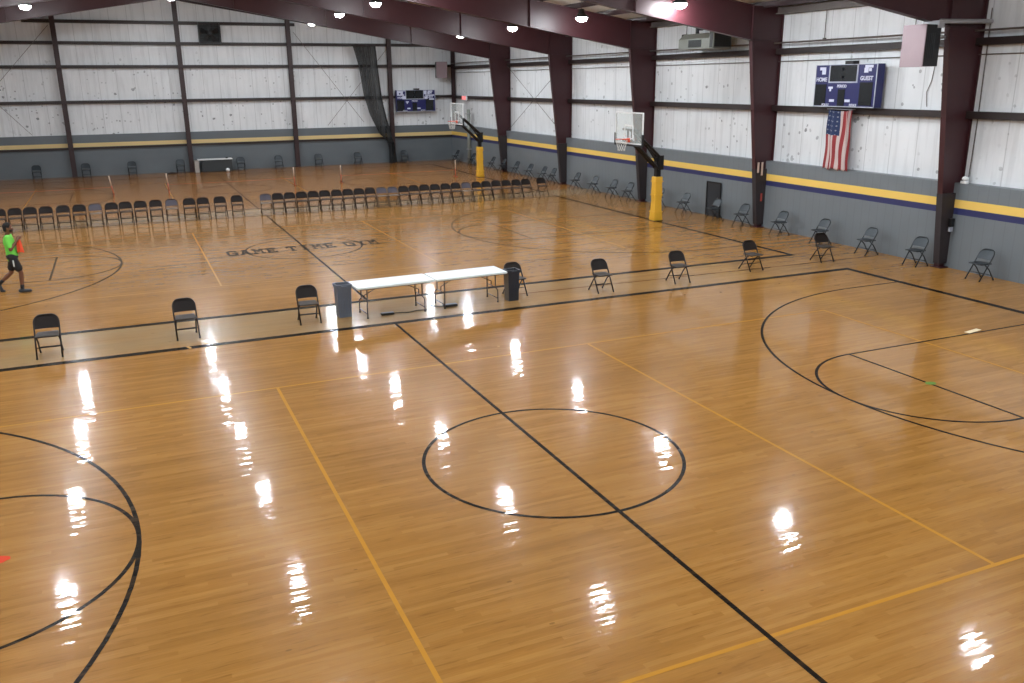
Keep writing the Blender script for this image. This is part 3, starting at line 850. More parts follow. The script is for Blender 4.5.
# black adapters and cables under the tables
mb = MB(); mb.box(-.15, .15, -.06, .06, 0, .05, bev=.012); mb.tube([(.15, 0, .02), (.3, .03, .008), (.5, -.04, .008), (.75, .05, .008), (.95, .0, .008)], .008, 6)
o = mb.build('power_strip', M_black); o.location = (.06, 8.62, 0); tag(o, 'black power strip with cord on the floor under the left white table', 'power strip')
mb = MB(); mb.box(-.17, .17, -.07, .07, 0, .06, bev=.015); mb.tube([(-.16, 0, .02), (-.28, .05, .02), (-.36, .16, .008), (-.40, .3, .008)], .009, 6)
o = mb.build('power_strip', M_black); o.location = (1.62, 8.72, 0); tag(o, 'black coiled power strip on the floor between the two white tables', 'power strip')

# ------------------------------------------------------------------ basketball goals
def make_goal(label):
    t = thing('basketball_goal', label, 'basketball goal')   # origin: post foot, board towards -X
    mb = MB(); mb.box(-.09, .09, -.09, .09, 0, 2.35); mb.box(-.2, .2, -.2, .2, 0, .02); mb.build('pole', M_black, t)
    mb = MB()
    n = 8
    rings = []
    for z, s in ((.02, .19), (.05, .20), (.42, .165), (.75, .15), (1.05, .165), (1.35, .15), (1.60, .16), (1.64, .145)):
        q = []
        for i in range(16):
            an = 2*pi*i/16; c, sn = cos(an), sin(an); k = 1/max(abs(c), abs(sn))**.75
            q.append(mb.bm.verts.new((s*c*k, s*sn*k, z)))
        rings.append(q)
    for A, B in zip(rings, rings[1:]):
        for j in range(16): mb.face([A[j], A[(j+1) % 16], B[(j+1) % 16], B[j]])
    mb.face(rings[0][::-1]); mb.face(rings[-1])
    pad = mb.build('post_pad', M_ypad, t); smooth_angle(pad, 45)
    mb = MB()   # straps of the pad
    for z, s in ((.32, .175), (.95, .162), (1.45, .157)):
        mb.box(-s-.012, s+.012, -s-.012, s+.012, z, z+.03)
    mb.build('pad_strap', M_ypad, pad)
    mb = MB()
    for yy in (-.13, .13):
        mb.tube([(.08, yy, 2.30), (-1.14, yy, 3.36)], .05, 8); mb.tube([(-.04, yy, 1.95), (-1.14, yy, 2.95)], .05, 8)
    mb.box(-.05, .14, -.19, .19, 1.9, 2.42)
    mb.tube([(.08, 0, 2.0), (-.55, 0, 2.82)], .035, 8)
    mb.build('extension_arm', M_black, t)
    # board plane x=-1.12
    bx = -1.28
    mb = MB(); mb.box(bx-.006, bx+.006, -.90, .90, 2.92, 3.97); bb = mb.build('backboard', M_glass, t)
    mb = MB(); f = .045
    mb.box(bx-.02, bx+.02, -.93, .93, 3.95, 3.95+f); mb.box(bx-.02, bx+.02, -.93, .93, 2.90-f, 2.92)
    for s in (-1, 1): mb.box(bx-.02, bx+.02, s*.93-f*.5, s*.93+f*.5, 2.90-f, 3.95+f)
    # shooter's square
    mb.box(bx-.012, bx-.007, -.305, .305, 3.50, 3.555); mb.box(bx-.012, bx-.007, -.305, -.25, 3.08, 3.50); mb.box(bx-.012, bx-.007, .25, .305, 3.08, 3.50); mb.box(bx-.012, bx-.007, -.305, .305, 3.05, 3.09)
    mb.build('board_frame', M_white, bb)
    mb = MB()
    mb.box(bx+.02, bx+.07, -.5, .5, 3.34, 3.41); mb.box(bx+.02, bx+.07, -.5, .5, 2.92, 2.99); mb.box(bx+.02, bx+.07, -.17, -.10, 2.92, 3.41); mb.box(bx+.02, bx+.07, .10, .17, 2.92, 3.41)
    mb.build('board_mount', M_black, t)
    mb = MB()
    mb.box(bx-.035, bx+.035, -.97, .97, 2.80, 2.875)
    for s in (-1, 1): mb.box(bx-.035, bx+.035, s*.945-.035, s*.945+.035, 2.875, 3.24)
    mb.build('edge_padding', M_blackpad, bb)
    mb = MB(); cx = bx-.30
    mb.tube([(cx+.229*cos(2*pi*i/24), .229*sin(2*pi*i/24), 3.05) for i in range(24)], .010, 6, closed=True)
    mb.box(bx-.16, bx-.012, -.08, .08, 3.03, 3.06); mb.box(bx-.03, bx-.012, -.10, .10, 2.93, 3.08)
    mb.tube([(bx-.03, .07, 2.98), (cx+.15, .17, 3.04)], .008, 6); mb.tube([(bx-.03, -.07, 2.98), (cx+.15, -.17, 3.04)], .008, 6)
    rim = mb.build('rim', M_orange, t)
    mb = MB(); nn = 12
    lv = [(.229, 3.04), (.20, 2.94), (.165, 2.84), (.14, 2.74), (.125, 2.64)]
    for i in range(nn):
        for sgn in (1, -1):
            pts = [(cx+r*cos(2*pi*(i+sgn*.5*k)/nn), r*sin(2*pi*(i+sgn*.5*k)/nn), z) for k, (r, z) in enumerate(lv)]
            mb.tube(pts, .004, 4)
    mb.build('net', M_net, rim)
    return t
g1 = make_goal('glass-board basketball goal on a yellow padded post, nearer one, on the right sideline')
g1.location = (13.15, 17.70, 0); g1['group'] = 'basketball goals'
dup(g1, (13.12, 35.45, 0), 0, 'glass-board basketball goal on a yellow padded post, farther one, in the far corner')

# ------------------------------------------------------------------ scoreboards
def text_mesh(body, size, name, mat, parent, bold=.02):
    cu = bpy.data.curves.new(name, 'FONT'); cu.body = body; cu.size = size; cu.offset = bold*size; cu.extrude = .002
    cu.align_x = 'CENTER'; cu.align_y = 'CENTER'
    tmp = bpy.data.objects.new('tmp', cu); link(tmp)
    dg = bpy.context.evaluated_depsgraph_get()
    me = bpy.data.meshes.new_from_object(tmp.evaluated_get(dg)); bpy.data.objects.remove(tmp)
    me.materials.clear(); me.materials.append(mat)
    o = bpy.data.objects.new(name, me); link(o); o.parent = parent
    return o
def scoreboard(label, loc, rz, W, H, D=.22, far=False):
    """local: x right, z up, front towards -Y, origin bottom centre of the front"""
    t = thing('scoreboard', label, 'scoreboard', loc, rz)
    mb = MB(); mb.box(-W/2, W/2, 0, D, 0, H); cab = mb.build('cabinet', M_blue, t)
    U = lambda u: -W/2+u*W; V = lambda v: H*(1-v)
    mb = MB()
    fr = .028
    mb.box(U(0), U(1), -.015, 0, 0, fr); mb.box(U(0), U(1), -.015, 0, H-fr*.6, H); mb.box(U(1)-fr, U(1), -.015, 0, 0, H)
    if not far: mb.box(U(0), U(0)+fr*.6, -.015, 0, 0, H)
    c = (.25, .69, .02, .40)
    mb.box(U(c[0])-.04, U(c[0]), -.02, 0, V(c[3])-.04, V(c[2])); mb.box(U(c[1]), U(c[1])+.04, -.02, 0, V(c[3])-.04, V(c[2])); mb.box(U(c[0]), U(c[1]), -.02, 0, V(c[3])-.04, V(c[3]))
    mb.build('silver_trim', M_silver, cab)
    mb = MB(); mb.box(U(c[0]), U(c[1]), -.012, 0, V(c[3]), V(c[2])); mb.build('clock_window', M_led, cab)
    for v in (.12, .30):
        mb = MB(); mb.lathe([(.045, -.01), (.045, 0)], 12, M=Matrix.Translation((U(.47), -.012, V(v))) @ Matrix.Rotation(pi/2, 4, 'X')); mb.build('colon_dot', M_letter, cab)
    for (u0, u1, v0, v1) in ((.01, .2, .46, .97), (.75, .95, .42, .95), (.405, .52, .58, .97)):
        mb = MB(); mb.box(U(u0), U(u1), -.012, 0, V(v1), V(v0)); mb.build('digit_window', M_led, cab)
    def tx(s, u, v, h, nm):
        o = text_mesh(s, h, nm, M_letter, cab, .03); o.rotation_euler = (pi/2, 0, 0); o.location = (U(u), -.018, V(v)); return o
    tx('HOME', .115, .355, .165, 'lettering'); tx('GUEST', .85, .33, .165, 'lettering'); tx('PERIOD', .465, .51, .115, 'lettering')
    tx('FOULS', .21, .955, .10, 'lettering'); tx('FOULS', .67, .95, .10, 'lettering')
    lab = [(.07, .17, .06, .13), (.11, .17, .13, .23), (.81, .93, .03, .09), (.80, .86, .09, .20), (.87, .91, .10, .17), (.24, .31, .52, .57), (.26, .285, .57, .63), (.27, .35, .82, .88), (.53, .61, .82, .88)]
    if far: lab += [(.02, .07, .05, .2), (.15, .24, .27, .42), (.71, .78, .03, .2), (.72, .80, .3, .42), (.84, .97, .4, .46), (.02, .24, .02, .055), (.74, .98, .22, .27), (.02, .2, .2, .255)]
    for (u0, u1, v0, v1) in lab:
        mb = MB(); mb.box(U(u0), U(u1), -.014, 0, V(v1), V(v0)); mb.build('white_label', M_letter, cab)
    mb = MB(); mb.box(U(.47), U(.60), .02, D-.02, H, H+.10); mb.build('horn', M_black, t)
    return t
# near board hangs on the right wall: its front looks to -X  (local -Y -> world -X : rotate -90 deg)
scoreboard('large blue scoreboard on the right wall above the flag', (15.45, 11.08, 4.24), radians(-90), 2.52, 1.26, .28)
scoreboard('small-looking far blue scoreboard with white labels on the back wall', (13.1, 46.48, 3.24), 0, 2.66, 1.36, .26, far=True)

# ------------------------------------------------------------------ flag
M_flag, nt, b = newmat('flag_cloth')
uv = N(nt, 'ShaderNodeUVMap'); sp = N(nt, 'ShaderNodeSeparateXYZ'); nt.links.new(uv.outputs[0], sp.inputs[0])
U_, V_ = sp.outputs[0], sp.outputs[1]
stripe = mathn(nt, 'MODULO', mathn(nt, 'FLOOR', mathn(nt, 'MULTIPLY', U_, 13)), 2)
c = mixc(nt, stripe, rgb('8f3236'), rgb('c2b3b0'))
can = mathn(nt, 'MULTIPLY', mathn(nt, 'LESS_THAN', U_, 7/13), mathn(nt, 'GREATER_THAN', V_, .58))
c = mixc(nt, can, c, rgb('1f2f55'))
gx = mathn(nt, 'FRACT', mathn(nt, 'MULTIPLY', U_, 13/7*5.5)); gy = mathn(nt, 'FRACT', mathn(nt, 'MULTIPLY', V_, 9/.42*.6))
d = mathn(nt, 'ADD', mathn(nt, 'POWER', mathn(nt, 'ABSOLUTE', mathn(nt, 'SUBTRACT', gx, .5)), 2), mathn(nt, 'POWER', mathn(nt, 'ABSOLUTE', mathn(nt, 'SUBTRACT', gy, .5)), 2))
c = mixc(nt, mathn(nt, 'MULTIPLY', can, mathn(nt, 'MULTIPLY', mathn(nt, 'LESS_THAN', d, .03), .3)), c, rgb('c9ccd6'))
nt.links.new(c, b.inputs['Base Color']); b.inputs['Roughness'].default_value = .8
t = thing('wall_flag', 'vertically hung stars and stripes flag on the right wall under the scoreboard', 'flag', (15.6, 11.26, 0))
mb = MB(); uvl = mb.bm.loops.layers.uv.new('UVMap'); nx, nz = 60, 24
G = []
for j in range(nz+1):
    v = j/nz; row = []
    for i in range(nx+1):
        u = i/nx
        # cloth: flat canton at left, gathered folds at right
        uu = u*1.12 if u < .54 else .605+(u-.54)*.859
        yy = .57-1.06*(uu+.035*sin(u*17+v*1.2))*(1-.05*sin(v*3)*u)
        xx = -.05*sin(u*23+v*2.0)*(.35+.8*u)-.02*cos(v*9+u*5)
        z = 4.16-1.84*(1-v)-.05*sin(pi*u)*v + .03*sin(u*23)*(1-v)
        row.append((mb.bm.verts.new((xx, yy, z)), u, v))
    G.append(row)
for j in range(nz):
    for i in range(nx):
        q = [G[j][i], G[j][i+1], G[j+1][i+1], G[j+1][i]]
        f = mb.face([a_[0] for a_ in q])
        for l, a_ in zip(f.loops, q): l[uvl].uv = (min(a_[1], .999), a_[2])
o = mb.build('cloth', M_flag, t, True)
o.modifiers.new('thick', 'SOLIDIFY').thickness = .004
mb = MB(); mb.tube([(-.03, .58, 4.17), (-.03, -.52, 4.17)], .012, 8)
mb.box(-.03, .12, .50, .52, 4.165, 4.18); mb.box(-.03, .12, -.46, -.44, 4.165, 4.18)
mb.build('hanging_rod', M_silver, t)

# ------------------------------------------------------------------ wall speakers (boxy, pale pink front)
def speaker(label, loc, rz):
    """front face looks to -X local"""
    t = thing('wall_speaker', label, 'speaker', loc, rz)
    mb = MB(); mb.box(.03, .54, -.35, .35, -.5, .5, bev=.015); mb.build('cabinet', M_black, t)
    mb = MB(); mb.box(0, .03, -.36, .36, -.51, .51, bev=.008); mb.build('front_grille', M_pink, t)
    mb = MB()
    for k in range(5): mb.box(.08+.06*k, .10+.06*k, -.358, -.35, -.3, .3)
    mb.build('side_vent', M_dgrey, t)
    return t
s1 = speaker('boxy wall speaker with pale pink front, high beside the nearest steel column', (13.6, 6.96, 5.86), 0)
mb = MB()
mb.tube([(.45, -.36, .58), (2.2, -.42, .60)], .055, 10); mb.tube([(.42, 0, .1), (1.2, 0, .25)], .03, 8); mb.box(.38, .56, -.40, .1, .42, .60)
mb.build('mounting_arm', M_pipe, s1)
s2 = speaker('boxy speaker with pale front, high in the far right corner', (14.75, 45.9, 5.84), radians(80))
mb = MB(); mb.tube([(.40, 0, .1), (.72, 0, .1)], .03, 8); mb.tube([(.40, 0, -.25), (.72, 0, -.25)], .03, 8); mb.build('mounting_arm', M_pipe, s2)

# ------------------------------------------------------------------ unit heater on right wall
t = thing('unit_heater', 'grey unit heater hung high on the right wall above the nearer goal', 'heater', (15.25, 18.15, 6.18))
mb = MB(); mb.prism([(-.35, 0), (.40, 0), (.40, .55), (-.12, .55), (-.35, .36)], (-.85, 1.1)); mb.build('casing', M_grey, t)
mb = MB(); mb.box(-.365, -.352, -.35, .45, .06, .32)
for k in range(4): mb.box(-.38, -.365, -.33, .43, .09+.06*k, .105+.06*k)
mb.build('louvre', M_dgrey, t)
mb = MB(); mb.box(-.38, .42, -1.12, -.855, -.03, .60, bev=.02); mb.build('fan_box', M_grey, t)
mb = MB(); mb.box(-.39, -.382, -1.08, -.90, .02, .56); mb.box(-.34, .38, -1.13, -1.121, .04, .54); mb.build('fan_grille', M_dgrey, t)
mb = MB()
for yy in (-.7, .95):
    for xx in (-.1, .3): mb.tube([(xx, yy, .55), (xx, yy, .965)], .012, 6)
mb.build('hanger_rod', M_rod, t)
mb = MB(); mb.tube([(.1, .55, .55), (.1, .55, .72), (.35, .6, .75)], .07, 10); mb.build('flue', M_dgrey, t)
o = MB(); o.box(-.15, .15, -.12, .12, -.09, .09, bev=.02); o.tube([(0, 0, .09), (0, 0, .42)], .012, 6)
o = o.build('junction_box', M_dgrey); o.location = (15.828, 20.1, 6.70); tag(o, 'dark green-grey junction box left of the unit heater', 'junction box')

# ------------------------------------------------------------------ exhaust fan on back wall
t = thing('exhaust_fan', 'large dark square exhaust fan high on the back wall', 'fan', (.62, 46.70, 7.97))
mb = MB(); h = .62; w = .06
mb.box(-h, h, -.12, .30, h-w, h); mb.box(-h, h, -.12, .30, -h, -h+w); mb.box(-h, -h+w, -.12, .30, -h+w, h-w); mb.box(h-w, h, -.12, .30, -h+w, h-w)
mb.build('housing', M_dgrey, t)
mb = MB(); mb.box(-h+w, h-w, .25, .27, -h+w, h-w)
for k in range(8): mb.box(-h+w, h-w, .18, .25, -h+.12+.14*k, -h+.135+.14*k)
mb.build('shutter', M_dgrey, t)
mb = MB(); mb.lathe([(.12, -.06), (.12, .06)], 14, M=Matrix.Rotation(pi/2, 4, 'X')); mb.build('hub', M_black, t)
for k in range(5):
    R = Matrix.Rotation(2*pi*k/5, 4, 'Y')
    mb = MB()
    P = [(-.05, -.02, .10), (.05, .03, .10), (.16, .05, .50), (-.14, -.06, .50)]
    vs = [mb.bm.verts.new(R @ Vector(p)) for p in P]; v2 = [mb.bm.verts.new(R @ (Vector(p)+Vector((0, .012, 0)))) for p in P]
    mb.face(vs); mb.face(v2[::-1])
    for i in range(4): mb.face([vs[i], v2[i], v2[(i+1) % 4], vs[(i+1) % 4]])
    mb.build('blade', M_black, t)
mb = MB()
for r in (.18, .32, .46, .56): mb.tube([(r*cos(2*pi*i/24), -.11, r*sin(2*pi*i/24)) for i in range(24)], .006, 4, closed=True)
for k in range(6): mb.tube([(0, -.11, 0), (.57*cos(pi*k/3), -.11, .57*sin(pi*k/3))], .006, 4)
mb.build('guard', M_dgrey, t)

# ------------------------------------------------------------------ gathered divider curtain
Lp = [(9.03, 7.28), (9.34, 6.06), (9.55, 4.38), (9.87, 3.16), (10.45, 1.91), (11.0, 1.42), (11.06, .9), (11.04, .03)]
Rp = [(10.43, 7.28), (10.53, 5.82), (10.70, 4.0), (10.96, 2.76), (11.26, 1.63), (11.34, 1.36), (11.46, .9), (11.54, .03)]
def lerp(P, t_):
    k = t_*(len(P)-1); i = min(int(k), len(P)-2); f = k-i
    return P[i][0]+(P[i+1][0]-P[i][0])*f, P[i][1]+(P[i+1][1]-P[i][1])*f
t = thing('divider_curtain', 'black netting divider curtain gathered and tied by a back wall post', 'curtain', (0, 46.2, 0))
mb = MB(); nx, nz = 64, 48; G = []
for j in range(nz+1):
    v = j/nz; a0 = lerp(Lp, v); a1 = lerp(Rp, v); row = []
    wdt = hypot(a1[0]-a0[0], a1[1]-a0[1])
    amp = .10 if wdt > .5 else .13
    for i in range(nx+1):
        u = i/nx
        row.append(mb.bm.verts.new((a0[0]+(a1[0]-a0[0])*u, amp*sin(u*2*pi*9)*(.6+.4*sin(u*7+1)), a0[1]+(a1[1]-a0[1])*u)))
    G.append(row)
for j in range(nz):
    for i in range(nx): mb.face([G[j][i], G[j][i+1], G[j+1][i+1], G[j+1][i]])
mb.build('netting', M_curt, t, True)
mb = MB(); mb.tube([(lerp(Rp, v/20)[0], 0, lerp(Rp, v/20)[1]) for v in range(14)], .05, 8); mb.build('hem', M_dkcloth, t, True)
mb = MB()
mb.tube([(11.18+.22*cos(2*pi*i/16), .15*sin(2*pi*i/16), 1.37) for i in range(16)], .03, 6, closed=True); mb.build('tie', M_dkcloth, t, True)
mb = MB(); mb.tube([(8.9, 0, 7.31), (10.6, 0, 7.31)], .025, 8); mb.box(8.95, 9.0, 0, .56, 7.31, 7.34); mb.box(10.4, 10.45, 0, .56, 7.31, 7.34); mb.build('top_rail', M_girt, t)

# ------------------------------------------------------------------ portable nets on the far court
def portable_net(x0, x1, y, label, lean0=0, lean1=0):
    t = thing('portable_net', label, 'net', (0, y, 0), 0, 'portable nets on the far court')
    for x, ln in ((x0, lean0), (x1, lean1)):
        mb = MB(); mb.tube([(x, 0, .02), (x+ln*.5, 0, .45)], .034, 8); mb.build('lower_post', M_postred, t, True)
        mb = MB(); mb.tube([(x+ln*.5, 0, .45), (x+ln, 0, .92)], .03, 8); mb.build('upper_post', M_postwhite, t, True)
        mb = MB(); mb.box(x-.03, x+.03, -.28, .28, 0, .04); mb.build('foot', M_postred, t)
    mb = MB(); mb.tube([(x0, 0, .38), ((x0+x1)/2, 0, .36), (x1, 0, .38)], .007, 6); mb.build('lower_bar', M_postred, t, True)
    mb = MB(); mb.tube([(x0+lean0, 0, .90), ((x0+x1)/2, 0, .86), (x1+lean1, 0, .90)], .005, 4)
    n = 7
    for k in range(1, n): mb.tube([(x0+(x1-x0)*k/n, 0, .37), (x0+(x1-x0)*k/n, 0, .87)], .0022, 3)
    for z in (.63,): mb.tube([(x0, 0, z), (x1, 0, z)], .0022, 3)
    mb.build('mesh', M_dkcloth, t)
portable_net(-12.3, -5.6, 36.3, 'portable net with leaning cream and red post, left one beyond the chair rows', 0, -.12)
portable_net(-3.1, 3.04, 36.2, 'portable net with cream and red posts, middle one on the far court', -.05, -.02)
portable_net(5.48, 11.94, 36.2, 'portable net with cream and red posts, right one near the far goal', 0, 0)

# ------------------------------------------------------------------ odds and ends on the right wall
t = thing('access_panel', 'dark upright panel on the right wall behind a slate grey chair', 'panel', (15.655, 17.53, 0))
mb = MB(); mb.box(-.03, .012, -.43, .43, 0, 1.30); mb.build('panel_face', M_door, t)
mb = MB(); mb.box(-.05, -.03, -.45, -.40, 0, 1.33); mb.box(-.05, -.03, .40, .45, 0, 1.33); mb.box(-.05, -.03, -.40, .40, 1.28, 1.33); mb.build('panel_frame', M_black, t)
mb = MB(); mb.tube([(-.05, -.30, .62), (-.08, -.30, .62), (-.08, -.30, .74), (-.05, -.30, .74)], .01, 6); mb.build('handle', M_pipe, t)
# pale pipe in the far right corner
t = thing('vertical_pipe', 'tall pale vertical pipe on the right wall near the far corner', 'pipe', (15.53, 43.3, 0))
mb = MB(); mb.tube([(0, 0, 0), (0, 0, 2), (0, 0, 3.4)], .11, 12); mb.build('pipe_body', M_grey, t, True)
for z in (.9, 2.0, 3.1):
    mb = MB(); mb.box(-.14, .14, -.14, .14, z, z+.05); mb.build('clamp', M_pipe, t)
# lit red sign in the corner
t = thing('lit_sign', 'small glowing red sign high in the far right corner', 'sign', (15.66, 44.3, 4.09))
mb = MB(); mb.box(-.03, .07, -.38, .38, -.15, .15, bev=.01); mb.build('sign_box', M_white, t)
mb = MB(); mb.box(-.045, -.03, -.33, .33, -.11, .11); mb.build('sign_face', M_redglow, t)
# emergency light on the ledge, thermostat on the near column, tape strips on second column
t = thing('emergency_light', 'small round white light on the ledge beside the nearest steel column', 'light fitting', (15.72, 6.62, 2.331))
mb = MB(); mb.box(-.05, .05, -.1, .1, 0, .07, bev=.01); mb.build('base', M_white, t)
mb = MB(); mb.lathe([(.02, .0), (.075, .03), (.085, .07), (.06, .11), (.015, .125)], 14, M=Matrix.Translation((0, 0, .07))); mb.build('lens', M_white, t, True)
t = thing('switch_box', 'small dark electrical box on the lower nearest steel column', 'electrical box', (15.56, 6.74, 1.10))
mb = MB(); mb.box(-.07, .07, -.05, .03, .05, .28, bev=.008); mb.build('box_body', M_black, t)
mb = MB(); mb.box(-.05, .05, -.04, .03, -.08, .05); mb.build('outlet', M_silver, t)
mb = MB(); mb.tube([(15.95, 6.7, 6.8), (15.93, 6.66, 4), (15.90, 6.66, 2.5)], .015, 6)
tag(mb.build('cable', M_rod), 'thin cable running down behind the nearest steel column', 'cable')
M_paper = simple('paper_strip', 'cdb6a8', .7)
for dx, z0, z1, lb in ((0, 1.95, 2.30, 'upper left pale paper strip taped on the second steel column'), (.17, 1.85, 2.30, 'upper right pale paper strip taped on the second steel column'), (.22, .95, 1.22, 'lower reddish paper scrap on the second steel column')):
    o = MB(); xx = 15.20+dx; o.box(xx, xx+.075, 14.543, 14.552, z0, z1); o.tube([(xx, 14.547, z1), (xx+.075, 14.547, z1)], .006, 5)
    tag(o.build('paper_strip', M_paper if z0 > 1.5 else simple('red_scrap', '9a4038', .7)), lb, 'paper')
M_ystain = None

# ------------------------------------------------------------------ the walking person
SK = simple('skin', '6b4430', .55, 0, .08, 8)
M_shirt = simple('lime_shirt', '6fd04e', .8, 0, .08, 6)
M_shorts = simple('black_shorts', '16161a', .8, 0, .1, 6)
M_hair = simple('black_hair', '0e0c0b', .8, 0, .2, 30)
M_shoe = simple('dark_shoe', '2b2f35', .6, 0, .1, 10)
M_sock = simple('dark_sock', '1b1b1e', .8, 0, .1, 10)
M_bib = simple('orange_bib', 'e4502b', .75, 0, .1, 8)
M_stripe = simple('white_stripe', 'c6ccc8', .7)
def cone(bm, p, q, r0, r1, n=14, rings=6, flat=None):
    """tapered capsule with rounded ends; flat=(axis vector, factor) squashes it"""
    p, q = Vector(p), Vector(q); d = q-p; Lh = d.length; d.normalize()
    a = Vector((0, 0, 1)) if abs(d.z) < .9 else Vector((1, 0, 0))
    u = (a-d*a.dot(d)).normalized(); v = d.cross(u)
    prof = []
    for k in range(rings+1):
        an = -pi/2+pi/2*k/rings; prof.append((r0*cos(an), r0*sin(an)))
    for k in range(rings+1):
        an = pi/2*k/rings; prof.append((r1*cos(an), Lh+r1*sin(an)))
    R = []
    for r, h in prof:
        ring = []
        for j in range(n):
            w = (u*cos(2*pi*j/n)+v*sin(2*pi*j/n))*max(r, .0005)
            if flat: w = w-flat[0]*(w.dot(flat[0])*(1-flat[1]))
            ring.append(bm.verts.new(p+d*h+w))
        R.append(ring)
    for A, B in zip(R, R[1:]):
        for j in range(n): bm.faces.new([A[j], A[(j+1) % n], B[(j+1) % n], B[j]])
    bm.faces.new(R[0][::-1]); bm.faces.new(R[-1])
def ell(bm, c, r, M=None):
    ret = bmesh.ops.create_uvsphere(bm, u_segments=20, v_segments=14, radius=1)
    T = Matrix.Translation(c) @ (M or Matrix()) @ Matrix.Diagonal((r[0], r[1], r[2], 1))
    bmesh.ops.transform(bm, matrix=T, verts=ret['verts'])
def remeshed(bm, name, mat, parent, vox, sm=4):
    bmesh.ops.recalc_face_normals(bm, faces=bm.faces)
    me = bpy.data.meshes.new(name); bm.to_mesh(me); bm.free()
    o = bpy.data.objects.new('tmp', me); link(o)
    m = o.modifiers.new('r', 'REMESH'); m.mode = 'VOXEL'; m.voxel_size = vox; m.use_smooth_shade = True
    m = o.modifiers.new('s', 'SMOOTH'); m.iterations = sm; m.factor = .5
    dg = bpy.context.evaluated_depsgraph_get()
    me2 = bpy.data.meshes.new_from_object(o.evaluated_get(dg)); bpy.data.objects.remove(o)
    me2.materials.clear(); me2.materials.append(mat)
    for p in me2.polygons: p.use_smooth = True
    o = bpy.data.objects.new(name, me2); link(o)
    if parent: o.parent = parent
    return o
per = thing('person', 'person in lime green shirt and black shorts walking right, holding an orange bib', 'person', (-7.93, 15.02, 0), radians(-3))
# joints (X forward, Y left)
PEL = Vector((0, 0, .97)); CH = Vector((-.02, 0, 1.32)); NK = Vector((-.03, 0, 1.49)); HD = Vector((.015, 0, 1.665))
hipR, kneR, ankR, toeR = Vector((0, -.095, .93)), Vector((.15, -.10, .52)), Vector((.12, -.10, .09)), Vector((.30, -.12, .035))
hipL, kneL, ankL, toeL = Vector((0, .095, .93)), Vector((-.10, .10, .51)), Vector((-.40, .10, .24)), Vector((-.40, .10, .05))
shR, elR, wrR = Vector((-.02, -.19, 1.42)), Vector((.03, -.25, 1.14)), Vector((.19, -.13, 1.36))
shL, elL, wrL = Vector((-.02, .19, 1.42)), Vector((.04, .25, 1.14)), Vector((.21, .03, 1.38))
bm = bmesh.new()
ell(bm, CH+Vector((0, 0, -.02)), (.105, .165, .20)); ell(bm, PEL+Vector((0, 0, .02)), (.11, .155, .13)); cone(bm, PEL+Vector((0, 0, .05)), CH, .115, .12, flat=(Vector((1, 0, 0)), .8))
cone(bm, (-.02, -.13, 1.42), (-.02, .13, 1.42), .07, .07); cone(bm, NK+Vector((0, 0, -.04)), HD+Vector((-.02, 0, -.09)), .056, .052)
TH_ = Matrix.Rotation(radians(14), 4, 'Y')
ell(bm, HD, (.098, .076, .118), TH_); ell(bm, HD+Vector((.035, 0, -.065)), (.062, .055, .06), TH_)
cone(bm, HD+Vector((.085, 0, -.015)), HD+Vector((.105, 0, -.04)), .013, .018)          # nose
cone(bm, HD+Vector((.072, -.02, -.072)), HD+Vector((.072, .02, -.072)), .012, .012)      # lips
cone(bm, HD+Vector((.078, -.045, .022)), HD+Vector((.078, .045, .022)), .012, .012)      # brow
for s in (-1, 1): ell(bm, HD+Vector((-.012, s*.078, -.01)), (.02, .012, .032))
for h_, k_, a_, t_ in ((hipR, kneR, ankR, toeR), (hipL, kneL, ankL, toeL)):
    cone(bm, h_, k_, .088, .056); d_ = (a_-k_); cone(bm, k_, k_+d_*.45, .054, .056); cone(bm, k_+d_*.3, a_, .057, .036)
    cone(bm, a_+Vector((-.02, 0, -.03)) if a_ is ankR else a_+Vector((-.03, 0, -.02)), t_, .038, .03)
for s_, e_, w_ in ((shR, elR, wrR), (shL, elL, wrL)):
    cone(bm, s_, e_, .055, .040); cone(bm, e_, e_+(w_-e_)*.35, .041, .041); cone(bm, e_+(w_-e_)*.3, w_, .040, .026)
def hand(bm, w, f, side, curl=1.0, sc=1.0):
    """w wrist, f forward dir, side = thumb-side direction"""
    f = Vector(f).normalized(); sd = Vector(side); sd = (sd-f*sd.dot(f)).normalized(); pn = f.cross(sd)
    if pn.z > 0: pn = -pn
    cone(bm, w+f*.02, w+f*.075, .032, .038, flat=(pn, .55))
    for k, L_ in enumerate((.070, .078, .073, .058)):
        off = sd*(.030-.020*k)
        p = w+f*.095+off; dirs = f.copy()
        for sg, ln in enumerate((.45, .32, .25)):
            dirs = (dirs+pn*.55*curl).normalized(); q = p+dirs*L_*ln
            cone(bm, p, q, .0092-.001*sg, .0085-.001*sg, n=8, rings=3); p = q
    p = w+f*.035+sd*.035; q = p+(f*.5+sd*.7+pn*.3).normalized()*.035; r = q+(f*.85+pn*.5).normalized()*.03
    cone(bm, p, q, .013, .011, n=8, rings=3); cone(bm, q, r, .011, .009, n=8, rings=3)
hand(bm, wrR, (wrR-elR)+Vector((.05, .08, 0)), (0, .6, .8))
hand(bm, wrL, (wrL-elL)+Vector((.05, -.06, 0)), (0, -.6, .8))
body = remeshed(bm, 'body', SK, per, .0065, 2)
